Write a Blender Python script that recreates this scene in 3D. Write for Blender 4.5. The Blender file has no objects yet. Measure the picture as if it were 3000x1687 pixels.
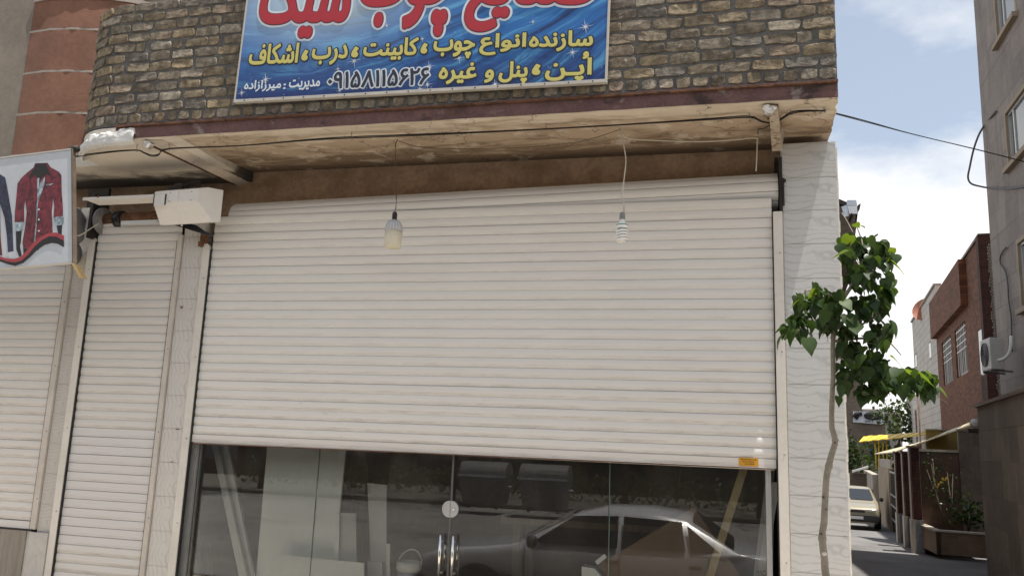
import bpy, bmesh, math, random
from mathutils import Vector, Matrix, noise as mnoise
random.seed(7)
PI = math.pi
scene = bpy.context.scene
COL = scene.collection

# ------------------------------------------------------------------ camera
YAW, PITCH, ROLL = [math.radians(a) for a in (15.05, 10.5, 2.22)]
LENS = 28.9
FPX = LENS / 36 * 3000
CAM = Vector((0, -5.9, 1.6))
_fwd = Vector((-math.sin(YAW) * math.cos(PITCH), math.cos(YAW) * math.cos(PITCH), math.sin(PITCH)))
_rt = Vector((math.cos(YAW), math.sin(YAW), 0))
_up = _rt.cross(_fwd)
RT = _rt * math.cos(ROLL) + _up * math.sin(ROLL)
UP = -_rt * math.sin(ROLL) + _up * math.cos(ROLL)
cam = bpy.data.cameras.new('camera')
cam.lens = LENS; cam.sensor_width = 36; cam.clip_end = 2000; cam.clip_start = 0.05
camo = bpy.data.objects.new('camera', cam); COL.objects.link(camo)
camo.matrix_world = Matrix(((RT.x, UP.x, -_fwd.x, CAM.x), (RT.y, UP.y, -_fwd.y, CAM.y), (RT.z, UP.z, -_fwd.z, CAM.z), (0, 0, 0, 1)))
scene.camera = camo

# ------------------------------------------------------------------ sky, sun, exposure
SUNV = Vector((0.237, -0.06, 0.97)).normalized()
world = bpy.data.worlds.new('World'); scene.world = world; world.use_nodes = True
SKY_STRENGTH, SUN_STRENGTH, EXPOSURE = 0.13, 5.0, 0.66
def build_world():
    nt = world.node_tree; nt.nodes.clear(); L = nt.links.new
    def nd(t, **k):
        n = nt.nodes.new(t)
        for a, b in k.items(): setattr(n, a, b)
        return n
    sky = nd('ShaderNodeTexSky', sky_type='NISHITA', sun_disc=False)
    sky.sun_elevation = math.asin(SUNV.z); sky.sun_rotation = math.atan2(SUNV.x, SUNV.y)
    sky.air_density = 1.0; sky.dust_density = 1.6; sky.ozone_density = 1.0
    tc = nd('ShaderNodeTexCoord')
    sep = nd('ShaderNodeSeparateXYZ'); L(tc.outputs['Generated'], sep.inputs[0])
    ad = nd('ShaderNodeMath', operation='MAXIMUM'); L(sep.outputs['Z'], ad.inputs[0]); ad.inputs[1].default_value = 0.0
    ad2 = nd('ShaderNodeMath', operation='ADD'); L(ad.outputs[0], ad2.inputs[0]); ad2.inputs[1].default_value = 0.22
    dx = nd('ShaderNodeMath', operation='DIVIDE'); L(sep.outputs['X'], dx.inputs[0]); L(ad2.outputs[0], dx.inputs[1])
    dy = nd('ShaderNodeMath', operation='DIVIDE'); L(sep.outputs['Y'], dy.inputs[0]); L(ad2.outputs[0], dy.inputs[1])
    cb = nd('ShaderNodeCombineXYZ'); L(dx.outputs[0], cb.inputs[0]); L(dy.outputs[0], cb.inputs[1]); cb.inputs[2].default_value = 9.0
    n1 = nd('ShaderNodeTexNoise'); L(cb.outputs[0], n1.inputs['Vector'])
    n1.inputs['Scale'].default_value = 1.15; n1.inputs['Detail'].default_value = 9; n1.inputs['Roughness'].default_value = 0.56
    n1.inputs['Distortion'].default_value = 0.25
    bz = nd('ShaderNodeMath', operation='MULTIPLY_ADD'); L(ad.outputs[0], bz.inputs[0]); bz.inputs[1].default_value = -.30; bz.inputs[2].default_value = .125
    bs_ = nd('ShaderNodeMath', operation='ADD'); L(n1.outputs['Fac'], bs_.inputs[0]); L(bz.outputs[0], bs_.inputs[1])
    rp = nd('ShaderNodeValToRGB'); L(bs_.outputs[0], rp.inputs[0])
    rp.color_ramp.elements[0].position = 0.40; rp.color_ramp.elements[0].color = (0, 0, 0, 1)
    rp.color_ramp.elements[1].position = 0.57; rp.color_ramp.elements[1].color = (1, 1, 1, 1)
    mul = nd('ShaderNodeMix', data_type='RGBA'); L(rp.outputs[0], mul.inputs['Factor'])
    pale = nd('ShaderNodeMix', data_type='RGBA'); pale.inputs['Factor'].default_value = 0.42
    L(sky.outputs[0], pale.inputs['A']); pale.inputs['B'].default_value = (3.3, 3.35, 3.1, 1)
    L(pale.outputs['Result'], mul.inputs['A']); mul.inputs['B'].default_value = (5.9, 5.8, 5.7, 1)
    bg = nd('ShaderNodeBackground'); bg.inputs['Strength'].default_value = SKY_STRENGTH
    L(mul.outputs['Result'], bg.inputs['Color'])
    out = nd('ShaderNodeOutputWorld'); L(bg.outputs[0], out.inputs[0])
build_world()
sun = bpy.data.lights.new('sun', 'SUN'); sun.energy = SUN_STRENGTH; sun.angle = math.radians(0.5); sun.color = (1, 0.95, 0.87)
suno = bpy.data.objects.new('sun', sun); COL.objects.link(suno)
suno.rotation_euler = SUNV.to_track_quat('Z', 'Y').to_euler(); suno.location = (4, -8, 30)
scene.view_settings.view_transform = 'Standard'; scene.view_settings.look = 'None'
scene.view_settings.gamma = 1; scene.view_settings.use_curve_mapping = False
scene.view_settings.exposure = EXPOSURE
try:
    scene.cycles.use_denoising = True
    scene.cycles.max_bounces = 8; scene.cycles.transparent_max_bounces = 12
    scene.cycles.sample_clamp_indirect = 8; scene.cycles.caustics_reflective = False; scene.cycles.caustics_refractive = False
except Exception: pass

# ------------------------------------------------------------------ picture measurements -> places on real planes
def ray(px, py): return _fwd + RT * ((px - 1500) / FPX) - UP * ((py - 843.5) / FPX)
def onY(px, py, Y):
    d = ray(px, py); return CAM + d * ((Y - CAM.y) / d.y)
def onX(px, py, X):
    d = ray(px, py); return CAM + d * ((X - CAM.x) / d.x)
def onZ(px, py, Z):
    d = ray(px, py); return CAM + d * ((Z - CAM.z) / d.z)
HA = math.radians(6.21)                         # the alley leaves the street at a slight angle
AV = Vector((math.sin(HA), math.cos(HA), 0)); SV = Vector((math.cos(HA), -math.sin(HA), 0))
def onT(px, py, t):
    d = ray(px, py); return CAM + d * (t / d.dot(AV))
def AP(t, s, z): return Vector((CAM.x, CAM.y, 0)) + AV * t + SV * s + Vector((0, 0, z))
def ts(p):
    q = Vector(p) - CAM; return q.dot(AV), q.dot(SV)
def gz(t): return -0.04 * max(0, t - 8)         # the alley runs gently downhill

# ------------------------------------------------------------------ materials
class NT:
    def __init__(s, name):
        s.m = bpy.data.materials.new(name); s.m.use_nodes = True; s.t = s.m.node_tree; s.t.nodes.clear()
        s.out = s.n('ShaderNodeOutputMaterial')
    def n(s, t, **k):
        x = s.t.nodes.new(t)
        for a, b in k.items(): setattr(x, a, b)
        return x
    def put(s, sock, v):
        if v is None: return
        if hasattr(v, 'is_linked') or isinstance(v, bpy.types.NodeSocket): s.t.links.new(v, sock)
        else:
            if isinstance(v, (tuple, list)) and len(v) == 3 and sock.type == 'RGBA': v = (*v, 1)
            sock.default_value = v
    def pos(s): return s.n('ShaderNodeNewGeometry').outputs['Position']
    def obj(s): return s.n('ShaderNodeTexCoord').outputs['Object']
    def rnd(s): return s.n('ShaderNodeObjectInfo').outputs['Random']
    def math(s, op, a, b=None, c=None):
        x = s.n('ShaderNodeMath', operation=op); s.put(x.inputs[0], a); s.put(x.inputs[1], b)
        if c is not None: s.put(x.inputs[2], c)
        return x.outputs[0]
    def vmul(s, v, k):
        x = s.n('ShaderNodeVectorMath', operation='MULTIPLY'); s.put(x.inputs[0], v); s.put(x.inputs[1], k); return x.outputs[0]
    def vadd(s, v, k):
        x = s.n('ShaderNodeVectorMath', operation='ADD'); s.put(x.inputs[0], v); s.put(x.inputs[1], k); return x.outputs[0]
    def sep(s, v):
        x = s.n('ShaderNodeSeparateXYZ'); s.put(x.inputs[0], v); return x.outputs
    def comb(s, a, b, c):
        x = s.n('ShaderNodeCombineXYZ'); s.put(x.inputs[0], a); s.put(x.inputs[1], b); s.put(x.inputs[2], c); return x.outputs[0]
    def noise(s, v, scale, detail=4, rough=.55, dist=0, color=False):
        x = s.n('ShaderNodeTexNoise'); s.put(x.inputs['Vector'], v); x.inputs['Scale'].default_value = scale
        x.inputs['Detail'].default_value = detail; x.inputs['Roughness'].default_value = rough; x.inputs['Distortion'].default_value = dist
        return x.outputs['Color' if color else 'Fac']
    def voro(s, v, scale, feat='F1', out='Distance'):
        x = s.n('ShaderNodeTexVoronoi', feature=feat); s.put(x.inputs['Vector'], v); x.inputs['Scale'].default_value = scale
        return x.outputs[out]
    def ramp(s, f, stops):
        x = s.n('ShaderNodeValToRGB'); s.put(x.inputs[0], f); e = x.color_ramp.elements
        while len(e) < len(stops): e.new(0.5)
        for i, (p, c) in enumerate(stops):
            e[i].position = p; e[i].color = (*c, 1) if isinstance(c, (tuple, list)) else (c, c, c, 1)
        return x.outputs[0]
    def step(s, f, a, b):
        x = s.n('ShaderNodeMapRange'); x.interpolation_type = 'SMOOTHSTEP'
        s.put(x.inputs[0], f); x.inputs[1].default_value = a; x.inputs[2].default_value = b
        x.inputs[3].default_value = 0; x.inputs[4].default_value = 1
        return x.outputs[0]
    def mix(s, f, a, b, mode='MIX'):
        x = s.n('ShaderNodeMix', data_type='RGBA', blend_type=mode)
        s.put(x.inputs['Factor'], f); s.put(x.inputs[6], a); s.put(x.inputs[7], b); return x.outputs[2]
    def bump(s, h, strength, dist=.01):
        x = s.n('ShaderNodeBump'); x.inputs['Strength'].default_value = strength; x.inputs['Distance'].default_value = dist
        s.put(x.inputs['Height'], h); return x.outputs[0]
    def bsdf(s, color, rough=.7, metal=0, normal=None, spec=.4, **kw):
        b = s.n('ShaderNodeBsdfPrincipled'); s.put(b.inputs['Base Color'], color); s.put(b.inputs['Roughness'], rough)
        s.put(b.inputs['Metallic'], metal); b.inputs['Specular IOR Level'].default_value = spec
        if normal is not None: s.put(b.inputs['Normal'], normal)
        for k, v in kw.items(): s.put(b.inputs[k.replace('_', ' ')], v)
        return b.outputs[0]
    def done(s, sh): s.t.links.new(sh, s.out.inputs[0]); return s.m

def mat(name, base, rough=.7, var=.25, vs=3, bump=.15, bs=60, metal=0, spec=.4, obvar=0, stains=(), stretch=None, coord='pos'):
    """colour with two scales of mottling, fine relief, per-piece variation and optional stains (colour, scale, lo, hi, stretch, amount)"""
    k = NT(name); v = k.pos() if coord == 'pos' else k.obj()
    if stretch: vv = k.vmul(v, stretch)
    else: vv = v
    n1 = k.noise(vv, vs, 5, .6); n2 = k.noise(vv, vs * 9, 3, .6)
    f = k.math('ADD', k.math('MULTIPLY', n1, .65), k.math('MULTIPLY', n2, .35))
    f = k.step(f, .3, .7)
    lo = tuple(c * (1 - var) for c in base); hi = tuple(min(.95, c * (1 + var)) for c in base)
    c = k.mix(f, lo, hi)
    if obvar:
        r = k.rnd(); c = k.mix(1.0, c, k.mix(r, (1 - obvar,) * 3, (1 + obvar,) * 3), 'MULTIPLY')
    for (sc, ss, a, b, st, am) in stains:
        sv = k.vmul(v, st) if st else v
        m = k.math('MULTIPLY', k.step(k.noise(sv, ss, 6, .62, .4), a, b), am)
        c = k.mix(m, c, sc)
    nb = k.bump(k.noise(vv, bs, 4, .6), bump, .01) if bump else None
    return k.done(k.bsdf(c, rough, metal, nb, spec))

M = {}
M['mortar'] = mat('mortar', (.125, .118, .108), .95, .35, 6, .9, 45, stains=[((.3, .29, .27), 9, .62, .75, None, .6)])
def brick_mat():
    k = NT('old_brick'); v = k.pos(); r = k.rnd()
    pal = k.ramp(r, [(0, (.15, .13, .105)), (.15, (.29, .235, .165)), (.3, (.22, .19, .153)), (.45, (.32, .255, .17)), (.58, (.18, .168, .153)), (.7, (.265, .205, .155)), (.82, (.37, .33, .275)), (1, (.235, .205, .165))])
    n = k.noise(v, 22, 6, .65); c = k.mix(k.step(n, .3, .75), k.mix(1.0, pal, (.55, .53, .5), 'MULTIPLY'), k.mix(1.0, pal, (1.3, 1.27, 1.2), 'MULTIPLY'))
    soot = k.step(k.noise(k.vadd(v, (3, 1, 5)), 7, 5, .6), .5, .68); c = k.mix(k.math('MULTIPLY', soot, .5), c, (.085, .072, .055))
    lime = k.step(k.noise(k.vadd(v, (9, 4, 2)), 16, 6, .7, .5), .6, .72); c = k.mix(k.math('MULTIPLY', lime, .75), c, (.52, .49, .43))
    h = k.math('ADD', k.noise(v, 60, 6, .75), k.math('MULTIPLY', k.noise(v, 140, 3, .6), .5))
    return k.done(k.bsdf(c, .9, 0, k.bump(h, .9, .008), .2))
M['brick'] = brick_mat()
M['beam'] = mat('red_lead_beam', (.125, .066, .06), .75, .35, 5, .4, 50, stains=[((.34, .29, .26), 6, .58, .7, (1, 1, 1), .55), ((.03, .02, .016), 3, .52, .66, (1, 1, 2), .9), ((.16, .06, .03), 9, .58, .7, None, .6)])
M['rust'] = mat('rust', (.13, .06, .03), .9, .5, 12, .5, 60, stains=[((.03, .02, .015), 14, .5, .65, None, .8)])
def soffit_mat():
    k = NT('stained_plaster'); v = k.pos(); x, y, z = k.sep(v)
    n = k.noise(v, 2.2, 6, .6, .3)
    c = k.mix(k.step(n, .3, .7), (.53, .45, .355), (.64, .56, .455))
    # soot and damp that has crept forward from the wall in ragged tongues
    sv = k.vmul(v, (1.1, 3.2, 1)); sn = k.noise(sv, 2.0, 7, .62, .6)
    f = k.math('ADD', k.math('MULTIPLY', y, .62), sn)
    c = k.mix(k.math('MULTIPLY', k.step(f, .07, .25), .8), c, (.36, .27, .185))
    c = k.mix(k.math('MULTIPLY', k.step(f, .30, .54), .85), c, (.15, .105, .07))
    ck = k.voro(k.vadd(v, k.vmul(k.noise(v, 3, 4, .6, 0, True), (.5, .5, .5))), 1.3, 'DISTANCE_TO_EDGE')
    c = k.mix(k.math('MULTIPLY', k.math('SUBTRACT', 1, k.step(ck, .002, .008)), .65), c, (.09, .065, .045))
    pt = k.step(k.noise(k.vadd(v, (4, 2, 0)), 4.5, 6, .65, .3), .56, .64); c = k.mix(k.math('MULTIPLY', pt, .35), c, (.72, .66, .57))
    rn = k.step(k.noise(k.vmul(v, (2, 14, 1)), 5, 5, .7, 1), .66, .72)
    c = k.mix(k.math('MULTIPLY', rn, .5), c, (.22, .10, .04))
    return k.done(k.bsdf(c, .92, 0, k.bump(k.noise(v, 18, 6, .6), .35, .012), .2))
M['soffit'] = soffit_mat()
M['plaster_brown'] = mat('sooted_plaster', (.43, .30, .20), .95, .3, 3, .4, 30, stains=[((.27, .18, .115), 3, .5, .7, (1, 1, 2), .7), ((.40, .29, .19), 5, .6, .72, None, .5)])
M['plaster_soot'] = mat('plaster_with_soot', (.50, .44, .36), .92, .2, 3, .3, 25, stains=[((.03, .028, .026), 2.2, .5, .66, (1, 1, 1), .0)])
M['white_patch'] = mat('white_gypsum', (.68, .67, .64), .95, .12, 8, .9, 22)
M['dark_steel'] = mat('greasy_dark_steel', (.022, .018, .015), .6, .4, 9, .3, 60)
M['grey_steel'] = mat('grey_steel', (.20, .20, .20), .5, .3, 7, .2, 60)
def slat_mat(name, base, dirt_shade=1.0):
    k = NT(name); v = k.pos(); o = k.obj(); oz = k.sep(o)[2]; wz = k.sep(v)[2]
    n = k.noise(k.vmul(v, (.7, 1, 5)), 3, 5, .6)
    c = k.mix(n, tuple(a * .93 for a in base), tuple(min(.92, a * 1.05) for a in base))
    # brown dust and painted shade together on the lower lip of each slat, blotchy along its length and heavier near the hand-worn bottom
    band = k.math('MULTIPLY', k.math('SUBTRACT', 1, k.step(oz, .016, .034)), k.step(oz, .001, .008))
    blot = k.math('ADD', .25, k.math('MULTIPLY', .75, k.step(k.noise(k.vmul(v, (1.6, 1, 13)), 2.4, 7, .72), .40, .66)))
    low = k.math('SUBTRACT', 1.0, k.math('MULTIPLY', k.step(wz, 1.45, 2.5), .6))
    m = k.math('MULTIPLY', k.math('MULTIPLY', band, blot), k.math('MULTIPLY', low, .8 * dirt_shade))
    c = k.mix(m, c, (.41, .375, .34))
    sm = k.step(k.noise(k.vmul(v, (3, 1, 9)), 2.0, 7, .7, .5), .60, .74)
    m2 = k.math('MULTIPLY', sm, k.math('MULTIPLY', k.math('SUBTRACT', 1, k.step(wz, 1.5, 2.2)), .6 * dirt_shade))
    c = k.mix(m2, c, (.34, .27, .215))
    scr = k.step(k.noise(k.vmul(v, (.9, 1, 26)), 3.1, 5, .75, .3), .71, .76)
    c = k.mix(k.math('MULTIPLY', scr, .45 * dirt_shade), c, (.30, .26, .23))
    return k.done(k.bsdf(c, k.math('ADD', .52, k.math('MULTIPLY', n, .2)), 0, k.bump(k.noise(k.vmul(v, (1, 1, 3)), 9, 3), .07, .012), .08))
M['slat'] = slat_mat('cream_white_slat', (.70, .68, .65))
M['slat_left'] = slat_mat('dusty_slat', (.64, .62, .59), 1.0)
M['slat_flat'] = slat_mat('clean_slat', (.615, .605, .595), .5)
M['rail'] = mat('painted_rail', (.62, .59, .54), .5, .08, 4, .06, 40, stains=[((.36, .27, .2), 7, .68, .75, None, .5)])
M['rail_dirty'] = mat('dusty_rail', (.52, .48, .43), .55, .12, 4, .1, 40, stains=[((.30, .22, .15), 6, .66, .75, None, .5)])
M['box_white'] = mat('white_sheet_metal', (.68, .66, .62), .45, .06, 3, .05, 30, stains=[((.40, .31, .22), 6, .66, .76, None, .4)])
def tile_mat(name, su, sv, vert, base, knot):
    """ceramic tile with a printed wood-grain: wavy lines that swirl round a knot"""
    k = NT(name); o = k.obj(); x, y, z = k.sep(o); r = k.rnd()
    u, w = (z, x) if vert else (x, z)
    uu = k.math('DIVIDE', u, su); ww = k.math('DIVIDE', w, sv)
    wob = k.math('MULTIPLY', k.math('SINE', k.math('MULTIPLY', uu, 6.5)), .06)
    n = k.noise(k.vadd(k.vmul(o, (1, 1, 1)), (7, 3, 1)), 7, 3, .5)
    du = k.math('SUBTRACT', uu, knot[0]); dw = k.math('SUBTRACT', ww, knot[1])
    e = k.math('EXPONENT', k.math('MULTIPLY', k.math('ADD', k.math('MULTIPLY', k.math('MULTIPLY', du, du), 22), k.math('MULTIPLY', k.math('MULTIPLY', dw, dw), 30)), -1))
    du2 = k.math('SUBTRACT', uu, knot[0] + .27)
    e2 = k.math('EXPONENT', k.math('MULTIPLY', k.math('ADD', k.math('MULTIPLY', k.math('MULTIPLY', du2, du2), 60), k.math('MULTIPLY', k.math('MULTIPLY', dw, dw), 40)), -1))
    ph = k.math('ADD', k.math('ADD', k.math('MULTIPLY', k.math('ADD', ww, wob), 4.6), k.math('MULTIPLY', k.math('SUBTRACT', n, .5), 1.5)), k.math('ADD', k.math('MULTIPLY', e, 1.35), k.math('MULTIPLY', e2, 1.0)))
    fr = k.math('FRACT', ph); tri = k.math('ABSOLUTE', k.math('SUBTRACT', fr, .5))
    line = k.math('SUBTRACT', 1, k.step(tri, .02, .19))
    line = k.math('MULTIPLY', line, k.step(k.noise(o, 11, 2), .25, .55))
    cloud = k.noise(k.pos(), 5, 3)
    c = k.mix(cloud, tuple(a * .95 for a in base), tuple(a * 1.04 for a in base))
    c = k.mix(k.math('MULTIPLY', line, .42), c, tuple(a * .55 for a in base))
    w = k.pos(); st = k.step(k.noise(k.vmul(w, (3, 3, .5)), 2.2, 6, .65, .4), .57, .75)
    c = k.mix(k.math('MULTIPLY', st, .32), c, tuple(a * b for a, b in zip(base, (.72, .64, .55))))
    sp = k.step(k.noise(w, 26, 3, .6), .70, .74); c = k.mix(k.math('MULTIPLY', sp, .5), c, (.30, .24, .18))
    return k.done(k.bsdf(c, k.math('ADD', .28, k.math('MULTIPLY', st, .3)), 0, k.bump(line, -.12, .004), .4))
M['tile_right'] = tile_mat('wood_grain_tile', .366, .24, False, (.52, .52, .515), (.68, .5))
M['tile_mid'] = tile_mat('wood_grain_tile_upright', .25, .19, True, (.58, .56, .53), (.4, .6))
M['tile_left'] = tile_mat('wood_grain_tile_swirl', .15, .125, False, (.50, .475, .44), (.45, .5))
M['grout'] = mat('grout', (.66, .63, .58), .9, .15, 20, .3, 60)
M['stone_grey'] = mat('grey_brown_stone', (.23, .205, .175), .6, .2, 3, .08, 40, stretch=(9, 1, .7))
M['stone_pale'] = mat('pale_marble', (.47, .455, .43), .5, .12, 2, .05, 30, stains=[((.33, .31, .29), 3, .55, .62, (2, 1, .8), .5)])
M['red_render'] = mat('red_pebble_render', (.225, .112, .074), .95, .22, 2.2, 1.0, 150, stains=[((.16, .085, .06), 1.4, .5, .75, None, .5)])
M['beige_render'] = mat('grey_beige_render', (.235, .20, .165), .95, .18, 2.2, .9, 140, stains=[((.15, .13, .11), 1.6, .52, .75, None, .5)])
M['joint'] = mat('pale_joint', (.32, .28, .24), .9, .15, 6, .3, 50)
M['far_beige'] = mat('far_beige_wall', (.30, .27, .23), .9, .12, 1, .2, 12)
M['concrete'] = mat('alley_concrete', (.14, .135, .132), .92, .25, .8, .5, 9, stains=[((.08, .078, .075), .6, .55, .7, None, .5), ((.26, .25, .24), 1.1, .62, .74, None, .4), ((.05, .048, .045), 2.6, .64, .72, None, .7)])
M['asphalt'] = mat('street_asphalt', (.16, .152, .142), .9, .2, .8, .4, 60, stains=[((.05, .05, .05), .5, .55, .7, None, .5)])
M['paving'] = mat('pavement_slabs', (.54, .47, .38), .88, .15, 1.2, .3, 25)
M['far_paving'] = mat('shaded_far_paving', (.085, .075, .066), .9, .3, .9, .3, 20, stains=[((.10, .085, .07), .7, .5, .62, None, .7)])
M['apt_stone'] = mat('pinkish_grey_stone', (.20, .165, .142), .65, .2, 1.3, .12, 18, obvar=.13, stains=[((.12, .10, .088), 1.5, .5, .68, (2.2, 2.2, .22), .6), ((.33, .27, .20), 1.2, .6, .72, (1, 1, .6), .35)])
M['apt_trim'] = mat('tan_window_trim', (.30, .235, .165), .7, .15, 3, .2, 30)
M['wall_stone'] = mat('grey_travertine', (.165, .134, .105), .8, .22, 1.2, .1, 20, obvar=.2, stains=[((.29, .22, .15), 1.1, .60, .72, (1.5, 1.5, .4), .5), ((.10, .084, .07), 1.3, .56, .7, None, .5)])
def brickwall_mat(name, c1, c2, mo, scale, axis):
    k = NT(name); v = k.obj(); x, y, z = k.sep(v)
    uv = k.comb(x if axis == 'x' else y, z, 0)
    b = k.n('ShaderNodeTexBrick'); k.put(b.inputs['Vector'], uv); k.put(b.inputs['Color1'], c1); k.put(b.inputs['Color2'], c2); k.put(b.inputs['Mortar'], mo)
    b.inputs['Scale'].default_value = scale; b.inputs['Mortar Size'].default_value = .02; b.inputs['Brick Width'].default_value = 1.0; b.inputs['Row Height'].default_value = .32
    n = k.noise(k.pos(), 1.2, 5, .6); n2 = k.noise(k.pos(), 9, 3, .6)
    c = k.mix(1.0, b.outputs[0], k.mix(k.math('ADD', k.math('MULTIPLY', n, .5), k.math('MULTIPLY', n2, .5)), (.5, .5, .5), (1.5, 1.45, 1.4)), 'MULTIPLY')
    return k.done(k.bsdf(c, .8, 0, k.bump(b.outputs['Fac'], -.4, .01), .3))
M['red_brick'] = brickwall_mat('mottled_red_brick', (.19, .072, .034), (.09, .034, .018), (.05, .025, .016), 4.2, 'x')
M['dark_red'] = brickwall_mat('dark_red_split_brick', (.075, .026, .019), (.042, .018, .014), (.022, .012, .01), 4.5, 'x')
M['brown_brick'] = brickwall_mat('brown_brick', (.14, .112, .09), (.105, .085, .068), (.09, .08, .07), 4, 'x')
M['white_tile_wall'] = brickwall_mat('white_stone_cladding', (.52, .50, .47), (.46, .44, .415), (.33, .31, .29), 1.2, 'x')
M['brown_stone'] = mat('brown_red_stone', (.115, .065, .042), .5, .3, 2, .1, 20, stretch=(1, 1, 2.5), stains=[((.22, .15, .10), 1.6, .58, .72, None, .4)])
M['gold_stone'] = mat('golden_brown_stone', (.16, .105, .066), .4, .35, 3, .08, 20, obvar=.1)
M['tan_wall'] = mat('tan_plaster', (.28, .22, .155), .9, .15, 1.5, .2, 14, stains=[((.2, .15, .1), 1.2, .55, .7, (1, 1, .6), .5)])
M['yellow_wall'] = mat('ochre_wall', (.30, .215, .07), .9, .2, 2, .2, 14)
M['yellow_sheet'] = mat('yellow_corrugated_sheet', (.62, .42, .03), .45, .12, 3, .05, 20)
M['pale_sheet'] = mat('pale_canopy_sheet', (.52, .45, .29), .5, .1, 3, .05, 20)
M['black_iron'] = mat('black_gate_iron', (.016, .015, .015), .5, .3, 5, .1, 40)
M['plinth_grey'] = mat('blue_grey_granite', (.19, .19, .20), .5, .2, 9, .1, 60)
M['plinth_edge'] = mat('pale_plinth_edge', (.40, .355, .29), .7, .15, 5, .1, 30)
M['white_plastic'] = mat('off_white_plastic', (.62, .61, .58), .45, .08, 3, .05, 30)
M['ac_dark'] = mat('fan_grille', (.05, .05, .055), .5, .2, 5, .05, 30)
M['terracotta'] = mat('rusty_dish', (.34, .13, .075), .6, .15, 3, .1, 30)
M['alu'] = mat('anodised_aluminium', (.55, .55, .54), .35, .06, 4, .04, 30, metal=.55)
M['chrome'] = mat('brushed_chrome', (.72, .71, .69), .18, .03, 4, 0, 30, metal=1)
M['galv'] = mat('galvanised_steel', (.46, .50, .55), .35, .15, 6, .05, 30, metal=.6)
M['galv_dull'] = mat('dull_galvanised_bin', (.13, .13, .125), .6, .2, 4, .1, 30, metal=.3)
M['seal'] = mat('dark_rubber', (.02, .02, .02), .6, .1, 4, 0, 30)
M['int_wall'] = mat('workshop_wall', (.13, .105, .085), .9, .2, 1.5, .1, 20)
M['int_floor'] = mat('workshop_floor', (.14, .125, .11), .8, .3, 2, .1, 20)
M['melamine'] = mat('white_melamine', (.88, .89, .85), .5, .03, 2, .01, 20)
M['grey_board'] = mat('grey_board', (.52, .52, .50), .6, .05, 2, .01, 20)
M['mdf'] = mat('brown_fibreboard', (.20, .125, .075), .7, .08, 3, .03, 40)
M['pine'] = mat('pale_pine', (.50, .385, .20), .6, .15, 6, .05, 40, stretch=(6, 6, .6))
M['brown_wood'] = mat('brown_timber', (.20, .135, .08), .6, .2, 6, .05, 40, stretch=(6, 6, .6))
M['alu_board'] = mat('grey_white_profile', (.66, .67, .64), .4, .05, 3, .01, 20)
M['bucket'] = mat('white_bucket_plastic', (.68, .69, .68), .4, .05, 3, .01, 20)
M['bucket_blue'] = mat('bluish_bucket_label', (.22, .25, .34), .4, .1, 3, .01, 20)
M['cable'] = mat('black_cable', (.012, .012, .013), .55, .2, 4, 0, 20)
M['cable_grey'] = mat('grey_cable', (.10, .10, .10), .6, .2, 4, 0, 20)
M['wire_pale'] = mat('pale_flex', (.50, .46, .38), .6, .1, 4, 0, 20)
M['wire_brown'] = mat('thin_brown_flex', (.09, .065, .045), .6, .1, 4, 0, 20)
M['foil'] = mat('crumpled_foil', (.70, .69, .67), .3, .1, 30, .9, 25, metal=.8)
M['black_plastic'] = mat('black_plastic', (.012, .012, .016), .35, .1, 4, 0, 20)
M['milky'] = mat('milky_plastic', (.62, .57, .44), .4, .08, 6, .02, 20)
M['cfl_white'] = mat('white_lamp_glass', (.80, .80, .78), .25, .03, 4, 0, 20)
M['green_ring'] = mat('green_ring', (.03, .22, .13), .4, .05, 4, 0, 20)
M['sticker'] = mat('orange_sticker', (.55, .27, .02), .6, .08, 8, 0, 20)
M['ink'] = mat('dark_ink', (.02, .018, .02), .7, .05, 4, 0, 20)
M['ink_brown'] = mat('brown_ink', (.12, .055, .01), .7, .05, 4, 0, 20)
M['p_red'] = mat('sign_red', (.42, .022, .035), .45, .04, 2, 0, 20)
M['p_navy'] = mat('sign_outline_navy', (.022, .018, .05), .45, .04, 2, 0, 20)
M['p_white'] = mat('sign_white', (.66, .70, .74), .45, .03, 2, 0, 20)
M['p_yellow'] = mat('sign_yellow', (.58, .52, .15), .45, .04, 2, 0, 20)
M['p_dark'] = mat('sign_dark_outline', (.018, .025, .045), .45, .04, 2, 0, 20)
M['sign_frame'] = mat('sign_frame_strip', (.50, .47, .42), .5, .1, 6, .02, 30)
M['banner_white'] = mat('weathered_banner_vinyl', (.50, .525, .55), .5, .08, 2, .1, 6, stains=[((.36, .36, .38), 2.5, .6, .72, None, .35)])
M['banner_edge'] = mat('dirty_banner_frame', (.10, .075, .055), .7, .3, 8, .2, 30)
def shirt_mat(name, base):
    k = NT(name); v = k.pos()
    f = k.noise(k.vmul(v, (9, 1, 7)), 2.2, 4, .6, 1.2)
    return k.done(k.bsdf(k.mix(k.step(f, .35, .68), tuple(c * .38 for c in base), tuple(c * 1.25 for c in base)), .5))
M['shirt_red'] = shirt_mat('printed_burgundy_cloth', (.17, .022, .034))
M['shirt_navy'] = shirt_mat('printed_navy_cloth', (.03, .036, .075))
M['shirt_cuff'] = shirt_mat('printed_pale_blue_cloth', (.34, .42, .46))
M['print_black'] = mat('printed_black', (.014, .012, .013), .5, .1, 4, 0, 20)
M['print_red'] = mat('printed_red', (.34, .045, .055), .5, .1, 4, 0, 20)
M['bark'] = mat('pale_sapling_bark', (.25, .22, .17), .85, .25, 12, .5, 60, stains=[((.10, .075, .045), 30, .64, .72, None, .8)])
M['bark_dark'] = mat('dark_bark', (.09, .07, .05), .9, .3, 8, .5, 30)
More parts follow.
